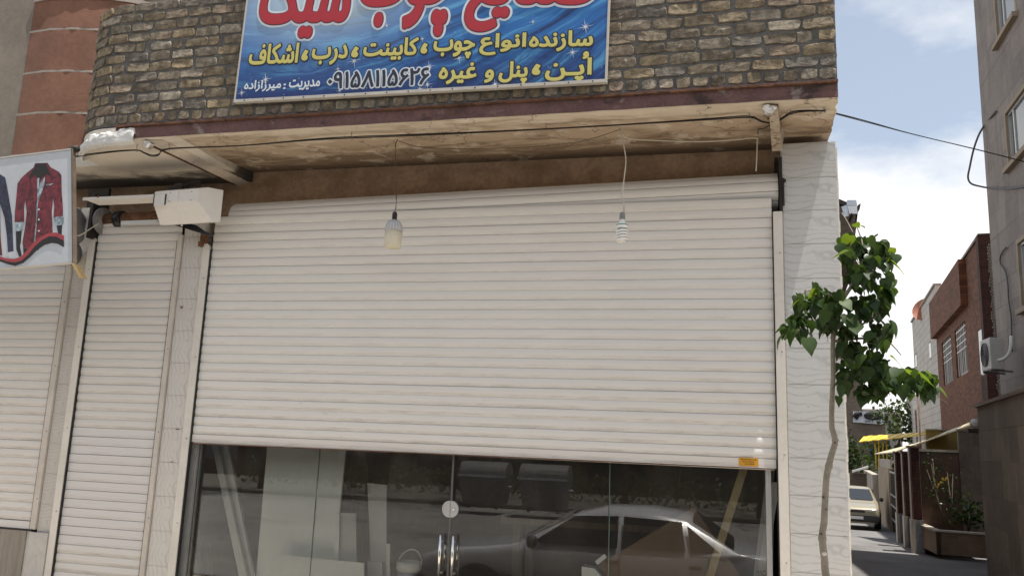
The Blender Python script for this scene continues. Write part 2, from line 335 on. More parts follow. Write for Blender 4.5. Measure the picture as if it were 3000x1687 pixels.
def leaf_mat(name, cols, trans=.5, gloss=.5):
    k = NT(name); r = k.rnd(); v = k.obj()
    c = k.ramp(r, [(i / (len(cols) - 1), q) for i, q in enumerate(cols)])
    n = k.noise(v, 40, 3); c = k.mix(1.0, c, k.mix(n, (.7, .7, .7), (1.2, 1.2, 1.2)), 'MULTIPLY')
    p = k.bsdf(c, gloss, 0, k.bump(k.noise(v, 55, 3), .25, .004), .25)
    t = k.n('ShaderNodeBsdfTranslucent'); k.put(t.inputs[0], k.mix(1.0, c, (1.5, 1.55, .55), 'MULTIPLY'))
    a = k.n('ShaderNodeMixShader'); a.inputs[0].default_value = trans; k.t.links.new(p, a.inputs[1]); k.t.links.new(t.outputs[0], a.inputs[2])
    return k.done(a.outputs[0])
M['leaf'] = leaf_mat('mulberry_leaf', [(.023, .046, .014), (.039, .072, .019), (.029, .055, .016), (.056, .096, .023), (.033, .062, .017)], .28, .45)
M['leaf_inner'] = leaf_mat('mulberry_leaf_inner', [(.026, .05, .016), (.034, .062, .018)], .3, .3)
M['leaf_young'] = leaf_mat('young_leaf', [(.11, .165, .025), (.15, .21, .035), (.10, .15, .025)], .45, .55)
M['leaf_far'] = leaf_mat('far_foliage', [(.03, .048, .017), (.05, .072, .022), (.036, .06, .02)], .35, .5)
def glass_mat(name, tint, ior=1.5, rough=0):
    k = NT(name)
    t = k.n('ShaderNodeBsdfTransparent'); k.put(t.inputs[0], tint)
    g = k.n('ShaderNodeBsdfGlossy'); g.inputs['Roughness'].default_value = rough; k.put(g.inputs[0], (1, 1, 1))
    f = k.n('ShaderNodeFresnel'); f.inputs[0].default_value = ior
    a = k.n('ShaderNodeMixShader'); k.t.links.new(f.outputs[0], a.inputs[0]); k.t.links.new(t.outputs[0], a.inputs[1]); k.t.links.new(g.outputs[0], a.inputs[2])
    return k.done(a.outputs[0])
M['glass'] = glass_mat('shop_glass', (.975, .99, .98), 1.66)
def cloudy_plastic():
    k = NT('clear_plastic'); t = k.n('ShaderNodeBsdfTransparent'); k.put(t.inputs[0], (.9, .9, .92))
    x, y, z = k.sep(k.obj()); an = k.math('ARCTAN2', y, x); rib = k.math('ABSOLUTE', k.math('SINE', k.math('MULTIPLY', an, 9)))
    p = k.bsdf(k.mix(rib, (.40, .41, .43), (.62, .63, .64)), .2)
    a = k.n('ShaderNodeMixShader'); k.put(a.inputs[0], .72); k.t.links.new(t.outputs[0], a.inputs[1]); k.t.links.new(p, a.inputs[2]); return k.done(a.outputs[0])
M['jar_glass'] = cloudy_plastic()
def dusty(m):
    t = m.node_tree; out = [n for n in t.nodes if n.type == 'OUTPUT_MATERIAL'][0]; src = out.inputs[0].links[0].from_socket
    k = NT.__new__(NT); k.m = m; k.t = t; k.out = out
    d = k.n('ShaderNodeBsdfDiffuse'); k.put(d.inputs[0], (.55, .50, .44))
    v = k.pos(); sm = k.step(k.noise(k.vmul(v, (1, 1, .35)), 3.2, 7, .7, .8), .45, .75); sp = k.step(k.noise(v, 45, 3, .6), .62, .72)
    f = k.math('ADD', .022, k.math('ADD', k.math('MULTIPLY', sm, .03), k.math('MULTIPLY', sp, .02)))
    a = k.n('ShaderNodeMixShader'); k.put(a.inputs[0], f); t.links.new(src, a.inputs[1]); t.links.new(d.outputs[0], a.inputs[2]); t.links.new(a.outputs[0], out.inputs[0])
dusty(M['glass'])
def window_mat(name, base):
    k = NT(name); return k.done(k.bsdf(base, .06, 0, k.bump(k.noise(k.pos(), 1.5, 2), .02, .02), .9))
M['win_glass'] = window_mat('window_pane', (.10, .115, .13))
M['dark_glass'] = window_mat('dark_pane', (.02, .022, .025))
M['car_glass'] = window_mat('car_glass', (.015, .017, .02))
M['glass_edge'] = mat('green_glass_edge', (.16, .22, .19), .2, .05, 2, 0, 20)
def car_paint(name, c):
    k = NT(name); return k.done(k.bsdf(k.mix(k.noise(k.pos(), 3, 4), tuple(x * .9 for x in c), tuple(x * 1.06 for x in c)), .3, .1, None, .5, Coat_Weight=.6, Coat_Roughness=.08))
M['paint_silver'] = car_paint('silver_grey_paint', (.46, .46, .47))
M['paint_cream'] = car_paint('cream_paint', (.27, .24, .17))
M['tyre'] = mat('tyre_rubber', (.018, .018, .018), .85, .2, 9, .2, 40)
M['bumper'] = mat('black_bumper', (.03, .03, .03), .6, .1, 5, .05, 30)
M['lamp_lens'] = mat('lamp_lens', (.45, .42, .38), .15, .05, 5, 0, 30)
M['lamp_red'] = mat('tail_lens', (.25, .02, .02), .15, .05, 5, 0, 30)
M['plate_white'] = mat('number_plate', (.6, .6, .58), .5, .05, 5, 0, 30)
M['banner_far'] = mat('pale_blue_banner', (.50, .52, .56), .6, .06, 2, 0, 20)
M['blue_sign'] = mat('blue_sign_face', (.03, .06, .19), .5, .06, 2, 0, 20)
M['soil'] = mat('planter_soil', (.06, .045, .03), .95, .3, 9, .5, 30)
M['copper'] = mat('yellow_flower', (.6, .42, .03), .6, .1, 9, 0, 30)

def sign_print_mat():
    k = NT('sign_print'); o = k.obj(); x, y, z = k.sep(o)     # x along the sign 0..2.8, z up 0..1.25
    w = k.noise(k.vmul(o, (1, 1, 1.6)), 1.1, 3, .5)
    # blue ground, deeper to the right and along the foot, pale burst upper left, silky streaks that sweep up to the right
    d1 = k.math('ADD', k.math('MULTIPLY', k.math('POWER', k.math('SUBTRACT', x, .62), 2), 1.1), k.math('MULTIPLY', k.math('POWER', k.math('SUBTRACT', z, .82), 2), 4.2))
    glow = k.math('EXPONENT', k.math('MULTIPLY', d1, -2.0))
    low = k.step(k.math('ADD', z, k.math('MULTIPLY', w, .2)), .02, .55)
    c = k.mix(low, (.006, .024, .14), (.014, .13, .40))
    sweep = k.math('SUBTRACT', z, k.math('ADD', k.math('MULTIPLY', k.math('POWER', k.math('SUBTRACT', x, .5), 2), .16), k.math('MULTIPLY', w, .25)))
    st = k.noise(k.comb(k.math('MULTIPLY', x, .35), 0, k.math('MULTIPLY', sweep, 4.2)), 2.2, 6, .65)
    c = k.mix(k.math('MULTIPLY', k.step(st, .5, .68), .85), c, (.11, .40, .66))
    c = k.mix(k.math('MULTIPLY', k.step(st, .5, .34), .85), c, (.006, .014, .085))
    c = k.mix(k.math('MULTIPLY', glow, .9), c, (.56, .70, .76))
    s = k.voro(o, 5.5); c = k.mix(k.math('MULTIPLY', k.math('SUBTRACT', 1, k.step(s, .0, .13)), .75), c, (.55, .72, .82))
    s2 = k.voro(k.vadd(o, (3, 0, 7)), 14); c = k.mix(k.math('MULTIPLY', k.math('SUBTRACT', 1, k.step(s2, .0, .10)), .55), c, (.5, .66, .8))
    return k.done(k.bsdf(c, .4, 0, k.bump(k.noise(o, 3, 3), .06, .02), .4))
M['sign_print'] = sign_print_mat()

# ------------------------------------------------------------------ building helpers
WL = {}                                            # world place of every empty or part (no rotation unless 'local')
class MB:
    def __init__(s): s.v = []; s.f = []; s.sm = []
    def add(s, vs, fs, smooth=False):
        b = len(s.v); s.v += [Vector(p) for p in vs]
        for f in fs: s.f.append([i + b for i in f]); s.sm.append(smooth)
        return s
    def box(s, x0, x1, y0, y1, z0, z1):
        return s.add([(x0, y0, z0), (x1, y0, z0), (x1, y1, z0), (x0, y1, z0), (x0, y0, z1), (x1, y0, z1), (x1, y1, z1), (x0, y1, z1)],
                     [(0, 3, 2, 1), (4, 5, 6, 7), (0, 1, 5, 4), (1, 2, 6, 5), (2, 3, 7, 6), (3, 0, 4, 7)])
    def obox(s, o, a, b, c):
        """box from corner o along vectors a, b, c"""
        o, a, b, c = map(Vector, (o, a, b, c))
        vs = [o, o + a, o + a + b, o + b, o + c, o + a + c, o + a + b + c, o + b + c]
        fs = [(0, 3, 2, 1), (4, 5, 6, 7), (0, 1, 5, 4), (1, 2, 6, 5), (2, 3, 7, 6), (3, 0, 4, 7)]
        if a.cross(b).dot(c) < 0: fs = [tuple(reversed(f)) for f in fs]
        return s.add(vs, fs)
    def prism(s, poly, ext, smooth=False):
        n = len(poly); p = [Vector(q) for q in poly]; e = Vector(ext)
        nrm = sum(((p[i] - p[0]).cross(p[(i + 1) % n] - p[0]) for i in range(n)), Vector())
        if nrm.dot(e) > 0: p = p[::-1]
        s.add(p + [q + e for q in p], [tuple(range(n)), tuple(range(2 * n - 1, n - 1, -1))])
        b = len(s.v) - 2 * n
        for i in range(n):
            j = (i + 1) % n; s.f.append([b + j, b + i, b + n + i, b + n + j]); s.sm.append(smooth)
        return s
    def tube(s, pts, r, seg=8, caps=True):
        pts = [Vector(p) for p in pts]; rs = r if isinstance(r, (list, tuple)) else [r] * len(pts)
        rings = []; ref = None
        for i, p in enumerate(pts):
            d = (pts[min(i + 1, len(pts) - 1)] - pts[max(i - 1, 0)]).normalized()
            if ref is None: ref = d.orthogonal().normalized()
            ref = (ref - d * ref.dot(d)).normalized(); q = d.cross(ref)
            rings.append([p + (ref * math.cos(2 * PI * k / seg) + q * math.sin(2 * PI * k / seg)) * rs[i] for k in range(seg)])
        vs = [v for rg in rings for v in rg]; fs = []
        for i in range(len(pts) - 1):
            for k in range(seg):
                k2 = (k + 1) % seg; fs.append((i * seg + k, i * seg + k2, (i + 1) * seg + k2, (i + 1) * seg + k))
        s.add(vs, fs, True)
        if caps:
            b = len(s.v) - len(vs)
            s.f.append([b + k for k in reversed(range(seg))]); s.sm.append(False)
            s.f.append([b + (len(pts) - 1) * seg + k for k in range(seg)]); s.sm.append(False)
        return s
    def lathe(s, c, prof, seg=20, axis='Z'):
        """prof: (radius, height) list turned about an axis through c"""
        c = Vector(c); vs = []
        for (r, h) in prof:
            for k in range(seg):
                a = 2 * PI * k / seg; q = (r * math.cos(a), r * math.sin(a), h)
                if axis == 'X': q = (h, q[0], q[1])
                elif axis == 'Y': q = (q[0], -h, q[1]) if False else (q[1], h, q[0])
                vs.append(c + Vector(q))
        fs = []
        for i in range(len(prof) - 1):
            for k in range(seg):
                k2 = (k + 1) % seg; fs.append((i * seg + k, i * seg + k2, (i + 1) * seg + k2, (i + 1) * seg + k))
        n = len(prof)
        s.add(vs, fs, True); b = len(s.v) - len(vs)
        if prof[0][0] > 1e-6: s.f.append([b + k for k in reversed(range(seg))]); s.sm.append(False)
        if prof[-1][0] > 1e-6: s.f.append([b + (n - 1) * seg + k for k in range(seg)]); s.sm.append(False)
        return s
    def mesh(s, name, m, origin):
        me = bpy.data.meshes.new(name)
        me.from_pydata([tuple(v - origin) for v in s.v], [], s.f)
        me.polygons.foreach_set('use_smooth', s.sm)
        ms = m if isinstance(m, (list, tuple)) else [m]
        for q in ms: me.materials.append(q)
        me.update(); return me
    def build(s, name, m, parent=None, origin=None, local=False, bevel=0):
        """link as ONE mesh object; vertices are world coordinates (local=True: the parent's)"""
        if origin is None:
            lo = [min(v[i] for v in s.v) for i in range(3)]; hi = [max(v[i] for v in s.v) for i in range(3)]
            origin = Vector(((lo[0] + hi[0]) / 2, (lo[1] + hi[1]) / 2, lo[2]))
        origin = Vector(origin)
        o = bpy.data.objects.new(name, s.mesh(name, m, origin)); COL.objects.link(o)
        if bevel:
            bm = bmesh.new(); bm.from_mesh(o.data)
            bmesh.ops.bevel(bm, geom=bm.edges[:], offset=bevel, segments=2, affect='EDGES', clamp_overlap=True)
            bm.to_mesh(o.data); bm.free()
        place(o, origin, parent, local)
        return o
def place(o, w, parent=None, local=False):
    w = Vector(w); WL[o] = w
    if parent is not None:
        o.parent = parent
        o.location = w if local else w - WL.get(parent, Vector())
    else: o.location = w
def tag(o, label=None, cat=None, group=None, kind=None):
    if label: o['label'] = label
    if cat: o['category'] = cat
    if group: o['group'] = group
    if kind: o['kind'] = kind
    return o
def thing(name, label, cat, loc=(0, 0, 0), group=None, rz=0):
    o = bpy.data.objects.new(name, None); COL.objects.link(o); o.empty_display_size = .1
    o.location = loc; o.rotation_euler = (0, 0, rz); WL[o] = Vector(loc)
    return tag(o, label, cat, group)
def part_empty(name, parent, loc):
    o = bpy.data.objects.new(name, None); COL.objects.link(o); o.empty_display_size = .1; place(o, loc, parent); return o
def share(name, me, parent, loc, rot=None, scale=None, local=False):
    o = bpy.data.objects.new(name, me); COL.objects.link(o)
    if rot is not None: o.rotation_euler = rot
    if scale is not None: o.scale = scale
    place(o, loc, parent, local); return o
def copy_tree(o, parent=None):
    c = o.copy(); COL.objects.link(c); c.parent = parent; WL[c] = WL.get(o, Vector())
    for ch in list(o.children): copy_tree(ch, c)
    return c
def sag(a, b, n, d):
    a, b = Vector(a), Vector(b); out = []
    for i in range(n + 1):
        t = i / n; p = a.lerp(b, t); p.z -= d * 4 * t * (1 - t); out.append(p)
    return out
def smooth_path(pts, n=6):
    pts = [Vector(p) for p in pts]; out = []
    for i in range(len(pts) - 1):
        p0, p1, p2, p3 = pts[max(i - 1, 0)], pts[i], pts[i + 1], pts[min(i + 2, len(pts) - 1)]
        for k in range(n):
            t = k / n
            out.append(.5 * ((2 * p1) + (p2 - p0) * t + (2 * p0 - 5 * p1 + 4 * p2 - p3) * t * t + (3 * p1 - p0 - 3 * p2 + p3) * t ** 3))
    out.append(pts[-1]); return out

# ------------------------------------------------------------------ lettering (Arabic script is shaped by hand into its joined forms)
FORMS = {'ا': (0xFE8D, 0xFE8E), 'ب': (0xFE8F,), 'پ': (0xFB56,), 'ت': (0xFE95,), 'چ': (0xFB7A,), 'د': (0xFEA9, 0xFEAA), 'ر': (0xFEAD, 0xFEAE),
         'ز': (0xFEAF, 0xFEB0), 'س': (0xFEB1,), 'ش': (0xFEB5,), 'ص': (0xFEB9,), 'ع': (0xFEC9,), 'غ': (0xFECD,), 'ف': (0xFED1,), 'ک': (0xFB8E,),
         'ل': (0xFEDD,), 'م': (0xFEE1,), 'ن': (0xFEE5,), 'و': (0xFEED, 0xFEEE), 'ه': (0xFEE9,), 'ی': (0xFBFC,), 'ـ': None}
def shape(sx):
    out = []; n = len(sx)
    def dual(c): return c in FORMS and (FORMS[c] is None or len(FORMS[c]) == 1)
    for i, c in enumerate(sx):
        if c not in FORMS: out.append(c); continue
        prv = i > 0 and dual(sx[i - 1]); nxt = i + 1 < n and sx[i + 1] in FORMS
        if FORMS[c] is None: out.append('\u0640'); continue
        f = FORMS[c]
        if len(f) == 2: out.append(chr(f[1] if prv else f[0]))
        else: out.append(chr(f[0] + (1 if prv and not nxt else 2 if nxt and not prv else 3 if prv and nxt else 0)))
    return ''.join(reversed(out))
def text_mesh(body, res=4):
    """outline letters as one filled shape: nonzero winding, so overlapping strokes stay filled"""
    from mathutils.geometry import delaunay_2d_cdt, interpolate_bezier
    c = bpy.data.curves.new('lettering', 'FONT'); c.body = body
    o = bpy.data.objects.new('lettering', c); COL.objects.link(o)
    bpy.context.view_layer.update()
    dg = bpy.context.evaluated_depsgraph_get(); cu = o.evaluated_get(dg).to_curve(dg)
    cons = []
    for sp in cu.splines:
        bp_ = sp.bezier_points; n = len(bp_); pts = []
        for i in range(n):
            p, q = bp_[i], bp_[(i + 1) % n]
            st = (p.co - q.co).length < 1e-6
            if st: continue
            lin_ = (p.handle_right - p.co).cross(q.co - p.co).length < 1e-5 and (q.handle_left - q.co).cross(q.co - p.co).length < 1e-5
            seg = [p.co.copy()] if lin_ else interpolate_bezier(p.co, p.handle_right, q.handle_left, q.co, res + 1)[:-1]
            pts += [(v.x, v.y) for v in seg]
        if len(pts) > 2: cons.append(pts)
    o.to_curve_clear(); bpy.data.objects.remove(o); bpy.data.curves.remove(c)
    vin, ein = [], []
    for pts in cons:
        b0 = len(vin); vin += [Vector(p) for p in pts]; ein += [(b0 + i, b0 + (i + 1) % len(pts)) for i in range(len(pts))]
    vo, eo, fo = delaunay_2d_cdt(vin, ein, [], 0, 1e-6)[:3]
    def wind(x, y):
        w = 0
        for pts in cons:
            for i in range(len(pts)):
                (x0, y0), (x1, y1) = pts[i - 1], pts[i]
                if y0 <= y:
                    if y1 > y and (x1 - x0) * (y - y0) - (x - x0) * (y1 - y0) > 0: w += 1
                elif y1 <= y and (x1 - x0) * (y - y0) - (x - x0) * (y1 - y0) < 0: w -= 1
        return w
    fs = [list(f) for f in fo if wind(sum(vo[i][0] for i in f) / len(f), sum(vo[i][1] for i in f) / len(f)) != 0]
    cnt = {}
    for f in fs:
        for i in range(len(f)): cnt.setdefault(frozenset((f[i - 1], f[i])), []).append((f[i - 1], f[i]))
    nxt = {}
    for e in cnt.values():
        if len(e) == 1: nxt.setdefault(e[0][0], []).append(e[0][1])
    loops = []
    while nxt:
        st0 = next(iter(nxt)); lp = [st0]; cur = st0
        while cur in nxt:
            q = nxt[cur].pop()
            if not nxt[cur]: del nxt[cur]
            if q == st0: break
            lp.append(q); cur = q
        if len(lp) > 2: loops.append(lp)
    used = sorted({i for f in fs for i in f}); ix = {v: k for k, v in enumerate(used)}
    return [(vo[i][0], vo[i][1]) for i in used], [[ix[i] for i in f] for f in fs], [[ix[i] for i in l] for l in loops]
def fit_text(name, body, box, m, parent, depth, bead=0.0, to3=None):
    """lettering scaled into box (u0,v0,u1,v1) on a surface; to3(u,v,d) gives the place; bead widens the strokes by that much"""
    vs, fs, loops = text_mesh(body)
    xs = [v[0] for v in vs]; ys = [v[1] for v in vs]
    x0, x1, y0, y1 = min(xs), max(xs), min(ys), max(ys)
    su = (box[2] - box[0]) / (x1 - x0); sv = (box[3] - box[1]) / (y1 - y0)
    U = [(box[0] + (x - x0) * su, box[1] + (y - y0) * sv) for x, y in vs]
    mb = MB()
    mb.add([to3(u, v, depth + .0004) for u, v in U], fs)
    if bead:
        for lp in loops:
            P = [Vector(U[i]) for i in lp]; Q = [P[0]]
            for p in P[1:]:
                if (p - Q[-1]).length > bead * .12: Q.append(p)
            P = Q; n = len(P)
            if n < 3: continue
            ring = []
            for i in range(n):
                d = (P[(i + 1) % n] - P[i - 1]); d = d.normalized() if d.length > 1e-9 else Vector((1, 0)); nn_ = Vector((-d.y, d.x))
                for k1 in (-1, 0, 1): q = P[i] + nn_ * bead * k1; ring.append(to3(q.x, q.y, depth + (.0004 if k1 == 0 else .00012 + .00004 * (i % 3))))
            mb.add(ring, [(i * 3 + k1, i * 3 + k1 + 1, ((i + 1) % n) * 3 + k1 + 1, ((i + 1) % n) * 3 + k1) for i in range(n) for k1 in (0, 1)])
            for i in range(n):                       # round off the sharp turns
                d1, d2 = P[i] - P[i - 1], P[(i + 1) % n] - P[i]
                if d1.length > 1e-9 and d2.length > 1e-9 and d1.normalized().dot(d2.normalized()) < .6:
                    c0 = to3(P[i].x, P[i].y, depth + .0003); mb.add([c0] + [to3(P[i].x + bead * math.cos(2 * PI * k1 / 10), P[i].y + bead * math.sin(2 * PI * k1 / 10), depth + .00008) for k1 in range(10)], [(0, 1 + k1, 1 + (k1 + 1) % 10) for k1 in range(10)])
    return mb.build(name, m, parent)

# ================================================================== GROUND, STREET, ALLEY
def zt(x): return .007 * (.667 - x)                # the old overhang has settled a little towards the right
def ground_z(x, y):
    p = Vector((x, y, 0)) - Vector((CAM.x, CAM.y, 0)); t = p.dot(AV)
    z = gz(t)
    if y < -2.3: z = -.55 * min(1, max(0, (-2.3 - y) / .05)) if y > -22 else -.42
    if y > 6.5 or x > .9: z += -.02
    return z
def grid_sheet(name, xs, ys, zf, m, kind='structure'):
    mb = MB(); vs = [(x, y, zf(x, y)) for y in ys for x in xs]; nx = len(xs)
    mb.add(vs, [(j * nx + i, j * nx + i + 1, (j + 1) * nx + i + 1, (j + 1) * nx + i) for j in range(len(ys) - 1) for i in range(nx - 1)])
    return tag(mb.build(name, m), kind=kind)
def alley_z(x, y):
    t = (Vector((x, y, 0)) - Vector((CAM.x, CAM.y, 0))).dot(AV); return gz(t) + .012 * mnoise.noise((x * .5, y * .5, 0))
def lin(a, b, n): return [a + (b - a) * i / n for i in range(n + 1)]
o = grid_sheet('ground', [-400, -60, -20] + lin(-12, 14, 26) + [30, 80, 400], [-2.3] + lin(0, 60, 60) + [90, 200, 600], lambda x, y: alley_z(x, y) - .03, M['concrete'])
o['label'] = 'grey concrete lane running back past the shop'
mb = MB().box(-30, 14, -2.3, .12, -.25, .0); tag(mb.build('pavement', M['paving']), kind='structure')
mb = MB().box(-30, 14, -2.42, -2.3, -.6, .02); tag(mb.build('kerb', M['concrete']), kind='structure')
mb = MB().add([(-300, -2.42, -.55), (-300, -19, -.45), (300, -19, -.45), (300, -2.42, -.55)], [(0, 1, 2, 3)]); tag(mb.build('street', M['asphalt']), kind='structure')
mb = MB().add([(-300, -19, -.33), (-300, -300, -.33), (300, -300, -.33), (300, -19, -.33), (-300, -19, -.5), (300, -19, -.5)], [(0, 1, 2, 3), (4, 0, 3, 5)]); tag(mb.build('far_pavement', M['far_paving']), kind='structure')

# ================================================================== SHOP BUILDING
shop = thing('shop_building', 'old brick corner shop with overhanging parapet above the white shutters', 'shop', (0, 0, 0))
FY = -.748                                          # face of the overhang
X0, X1, RC = -4.75, .667, .5                        # straight run and radius of the rounded end
def outline(off=0, back=1.2, n=10):
    """plan of the overhang face from right to left and round the corner, pushed out by off"""
    pts = [(X1 + 0, FY - off)] + [(X0, FY - off)]
    for i in range(1, n + 1):
        a = PI / 2 * i / n; pts.append((X0 - (RC + off) * math.sin(a), FY + RC - (RC + off) * math.cos(a)))
    pts.append((X0 - RC - .80 - off, .45)); return pts  # unseen oblique return, shaped to throw shade on the rounded neighbour
def wall_strip(mb, off, z0, z1, thick=.2):
    o = outline(off); inn = outline(off - thick)
    for i in range(len(o) - 1):
        a, b, c, d = o[i], o[i + 1], inn[i + 1], inn[i]
        za0, zb0 = z0 + zt(a[0]), z0 + zt(b[0]); za1, zb1 = z1 + zt(a[0]), z1 + zt(b[0])
        mb.add([(*a, za0), (*b, zb0), (*c, zb0), (*d, za0), (*a, za1), (*b, zb1), (*c, zb1), (*d, za1)],
               [(1, 0, 4, 5), (3, 2, 6, 7), (4, 7, 6, 5), (0, 1, 2, 3)] + ([(0, 3, 7, 4)] if i == 0 else []) + ([(2, 1, 5, 6)] if i == len(o) - 2 else []))
par = MB(); wall_strip(par, 0, 3.885, 4.92)
par.box(X1 - .2, X1, FY + .2, 6, 3.885, 4.92)       # return wall along the lane
parapet = par.build('parapet_wall', M['mortar'], shop, origin=(0, 0, 3.885))
# bricks: irregular, worn, each a piece of its own
def brick_mesh(w, h, d, seed):
    rg = random.Random(seed); mb = MB()
    prof = []
    k = [(-.5, -.32), (-.44, -.47), (-.15, -.5), (.2, -.5), (.44, -.47), (.5, -.3), (.5, .3), (.43, .47), (.12, .5), (-.2, .5), (-.44, .46), (-.5, .3)]
    for (a, b) in k: prof.append((a * w + rg.uniform(-.006, .005), b * h + rg.uniform(-.004, .004)))
    n = len(prof); back = [(x, .05, z) for x, z in prof]; sx_, sz_ = rg.uniform(-.03, .03), rg.uniform(-.08, .08)
    face = lambda x, z: -.0085 + sx_ * x + sz_ * z + rg.uniform(-.0022, .0022)
    mid = [(x, -.003 + rg.uniform(-.0025, .0015), z) for x, z in prof]
    fr = [(x - math.copysign(rg.uniform(.002, .007), x), face(x, z), z - math.copysign(rg.uniform(.002, .006), z)) for x, z in prof]
    mb.v = [Vector(p) for p in back + mid + fr + [(rg.uniform(-.03, .03), -.009 + rg.uniform(-.002, .002), rg.uniform(-.01, .01))]]
    for i in range(n):
        j = (i + 1) % n
        mb.f.append([i, j, n + j, n + i]); mb.sm.append(False)
        mb.f.append([n + i, n + j, 2 * n + j, 2 * n + i]); mb.sm.append(False)
        mb.f.append([2 * n + i, 2 * n + j, 3 * n]); mb.sm.append(False)
    return mb.mesh('brick', M['brick'], Vector())
BRW, BRH = .195, .0725
stretch = [brick_mesh(BRW, BRH, .08, i) for i in range(14)]
header = [brick_mesh(.093, BRH, .08, 100 + i) for i in range(8)]
sign_rect = (-3.66, -.82, 4.05, 5.33)               # behind the signboard no brick shows
arc = PI / 2 * RC
nb = 0
rgb = random.Random(11)
def set_brick(sx, z, half):
    """sx = distance along the face from the right-hand end"""
    global nb
    L = X1 - X0
    if sx < L: p = (X1 - sx, FY); nrm = 0
    else:
        a = min((sx - L) / RC, PI / 2); p = (X0 - RC * math.sin(a), FY + RC - RC * math.cos(a)); nrm = a
    zz = z + zt(p[0]) + rgb.uniform(-.003, .003)
    if sign_rect[0] + .1 < p[0] < sign_rect[1] - .1 and zz > sign_rect[2] + .05: return
    sc = (rgb.uniform(.95, 1.03), 1, rgb.uniform(.90, 1.02))
    share('brick', rgb.choice(header if half else stretch), parapet, (p[0], p[1], zz), (rgb.uniform(-.02, .02), rgb.uniform(-.02, .02), -nrm), sc)
    nb += 1
for row in range(12):
    half = row == 0
    z = 3.938 + (0 if half else .083 + (row - 1) * .0873)
    pitch = .112 if half else .208
    total = X1 - X0 + arc * .88
    sx = pitch / 2 + (0 if row % 2 == 0 else -pitch / 2 + .055)
    if row % 2: set_brick(.05, z, True); sx = .208
    while sx < total:
        pt = pitch * (.62 if (not half and rgb.random() < .05) else 1)
        set_brick(sx if pt == pitch else sx - .02, z, half or pt < pitch); sx += pt * rgb.uniform(.97, 1.03)
# end bricks on the lane side, far fewer are seen
for row in range(1, 12):
    for i in range(3):
        share('brick', rgb.choice(stretch), parapet, (X1, FY + .13 + .21 * i + (.1 if row % 2 else 0), 4.021 + (row - 1) * .0873), (0, 0, PI / 2))
# red-lead steel channel under the bricks
mb = MB()
def tilt_box(mb, x0, x1, y0, y1, z0, z1):
    mb.add([(x0, y0, z0 + zt(x0)), (x1, y0, z0 + zt(x1)), (x1, y1, z0 + zt(x1)), (x0, y1, z0 + zt(x0)), (x0, y0, z1 + zt(x0)), (x1, y0, z1 + zt(x1)), (x1, y1, z1 + zt(x1)), (x0, y1, z1 + zt(x0))],
           [(0, 3, 2, 1), (4, 5, 6, 7), (0, 1, 5, 4), (1, 2, 6, 5), (2, 3, 7, 6), (3, 0, 4, 7)]); return mb
tilt_box(mb, X0 + .08, X1, FY - .012, FY + .06, 3.776, 3.866)
tilt_box(mb, X0 + .08, X1 + .001, FY - .03, FY + .06, 3.868, 3.884)
beam = mb.build('steel_beam', M['beam'], shop)
mb = MB(); 
tilt_box(mb, X0 + .09, X1 - .002, FY - .032, FY - .012, 3.866, 3.876)
mb.build('rusty_flange', M['rust'], beam)
# soffit slab: rises a little towards the wall; ragged plaster edge
def ragged(p0, p1, n, amp, seed):
    rg = random.Random(seed); return [Vector(p0).lerp(Vector(p1), i / n) + Vector((rg.uniform(-amp, amp), rg.uniform(-amp, amp), 0)) for i in range(n + 1)]
def slab(mb, poly, zf, thick):
    vs = [(x, y, zf(x, y)) for x, y in poly]; n = len(vs)
    c = (sum(p[0] for p in poly) / n, sum(p[1] for p in poly) / n)
    mb.add(vs + [(x, y, z + thick) for x, y, z in vs], [tuple(reversed(range(n))), tuple(range(n, 2 * n))] + [(i, (i + 1) % n, n + (i + 1) % n, n + i) for i in range(n)])
def z_right(x, y): return 3.772 + zt(x) + .055 * (y - FY)
def z_left(x, y): return 3.772 + zt(x) - .03 * (y - FY)
XR = -4.10                                          # rib between the two bays
mb = MB()
edge = [(p.x, p.y) for p in ragged((.672, FY - .004, 0), (.70, -.05, 0), 14, .009, 3)]
ys = lin(FY - .004, .5, 9)
left = [(XR, FY - .004)] + [(x, FY - .004 + random.uniform(-.006, .002)) for x in lin(XR + .2, .5, 30)]
slab(mb, left + edge + [(.70, .5), (XR, .5)], z_right, .1)
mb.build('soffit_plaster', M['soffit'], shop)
mb = MB()
lo = [(x, y) for x, y in outline(.004) if x <= X0] 
slab(mb, [(-6.5, .5), (-6.5, -.25), (X0 - RC - .004, -.25)] + [p for p in reversed(lo[:-1])] + [(XR + .002, FY - .004), (XR + .002, .5)], z_left, .1)
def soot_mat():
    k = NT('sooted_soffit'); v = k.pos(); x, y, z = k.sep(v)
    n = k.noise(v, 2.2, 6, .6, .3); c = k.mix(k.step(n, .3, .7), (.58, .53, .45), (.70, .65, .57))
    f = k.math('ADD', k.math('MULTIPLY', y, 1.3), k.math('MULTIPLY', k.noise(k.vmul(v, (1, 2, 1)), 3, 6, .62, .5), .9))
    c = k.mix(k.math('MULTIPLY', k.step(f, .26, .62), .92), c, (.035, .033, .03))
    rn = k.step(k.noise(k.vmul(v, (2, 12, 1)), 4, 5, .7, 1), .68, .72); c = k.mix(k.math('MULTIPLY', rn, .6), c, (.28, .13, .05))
    return k.done(k.bsdf(c, .92, 0, k.bump(k.noise(v, 18, 6, .6), .3, .012), .2))
M['soffit_left'] = soot_mat()
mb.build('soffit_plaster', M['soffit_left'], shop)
M['peel_pale'] = mat('pale_flaking_plaster', (.56, .50, .42), .92, .18, 4, .35, 22, stains=[((.28, .18, .10), 5, .62, .7, (2, .6, 1), .5)])
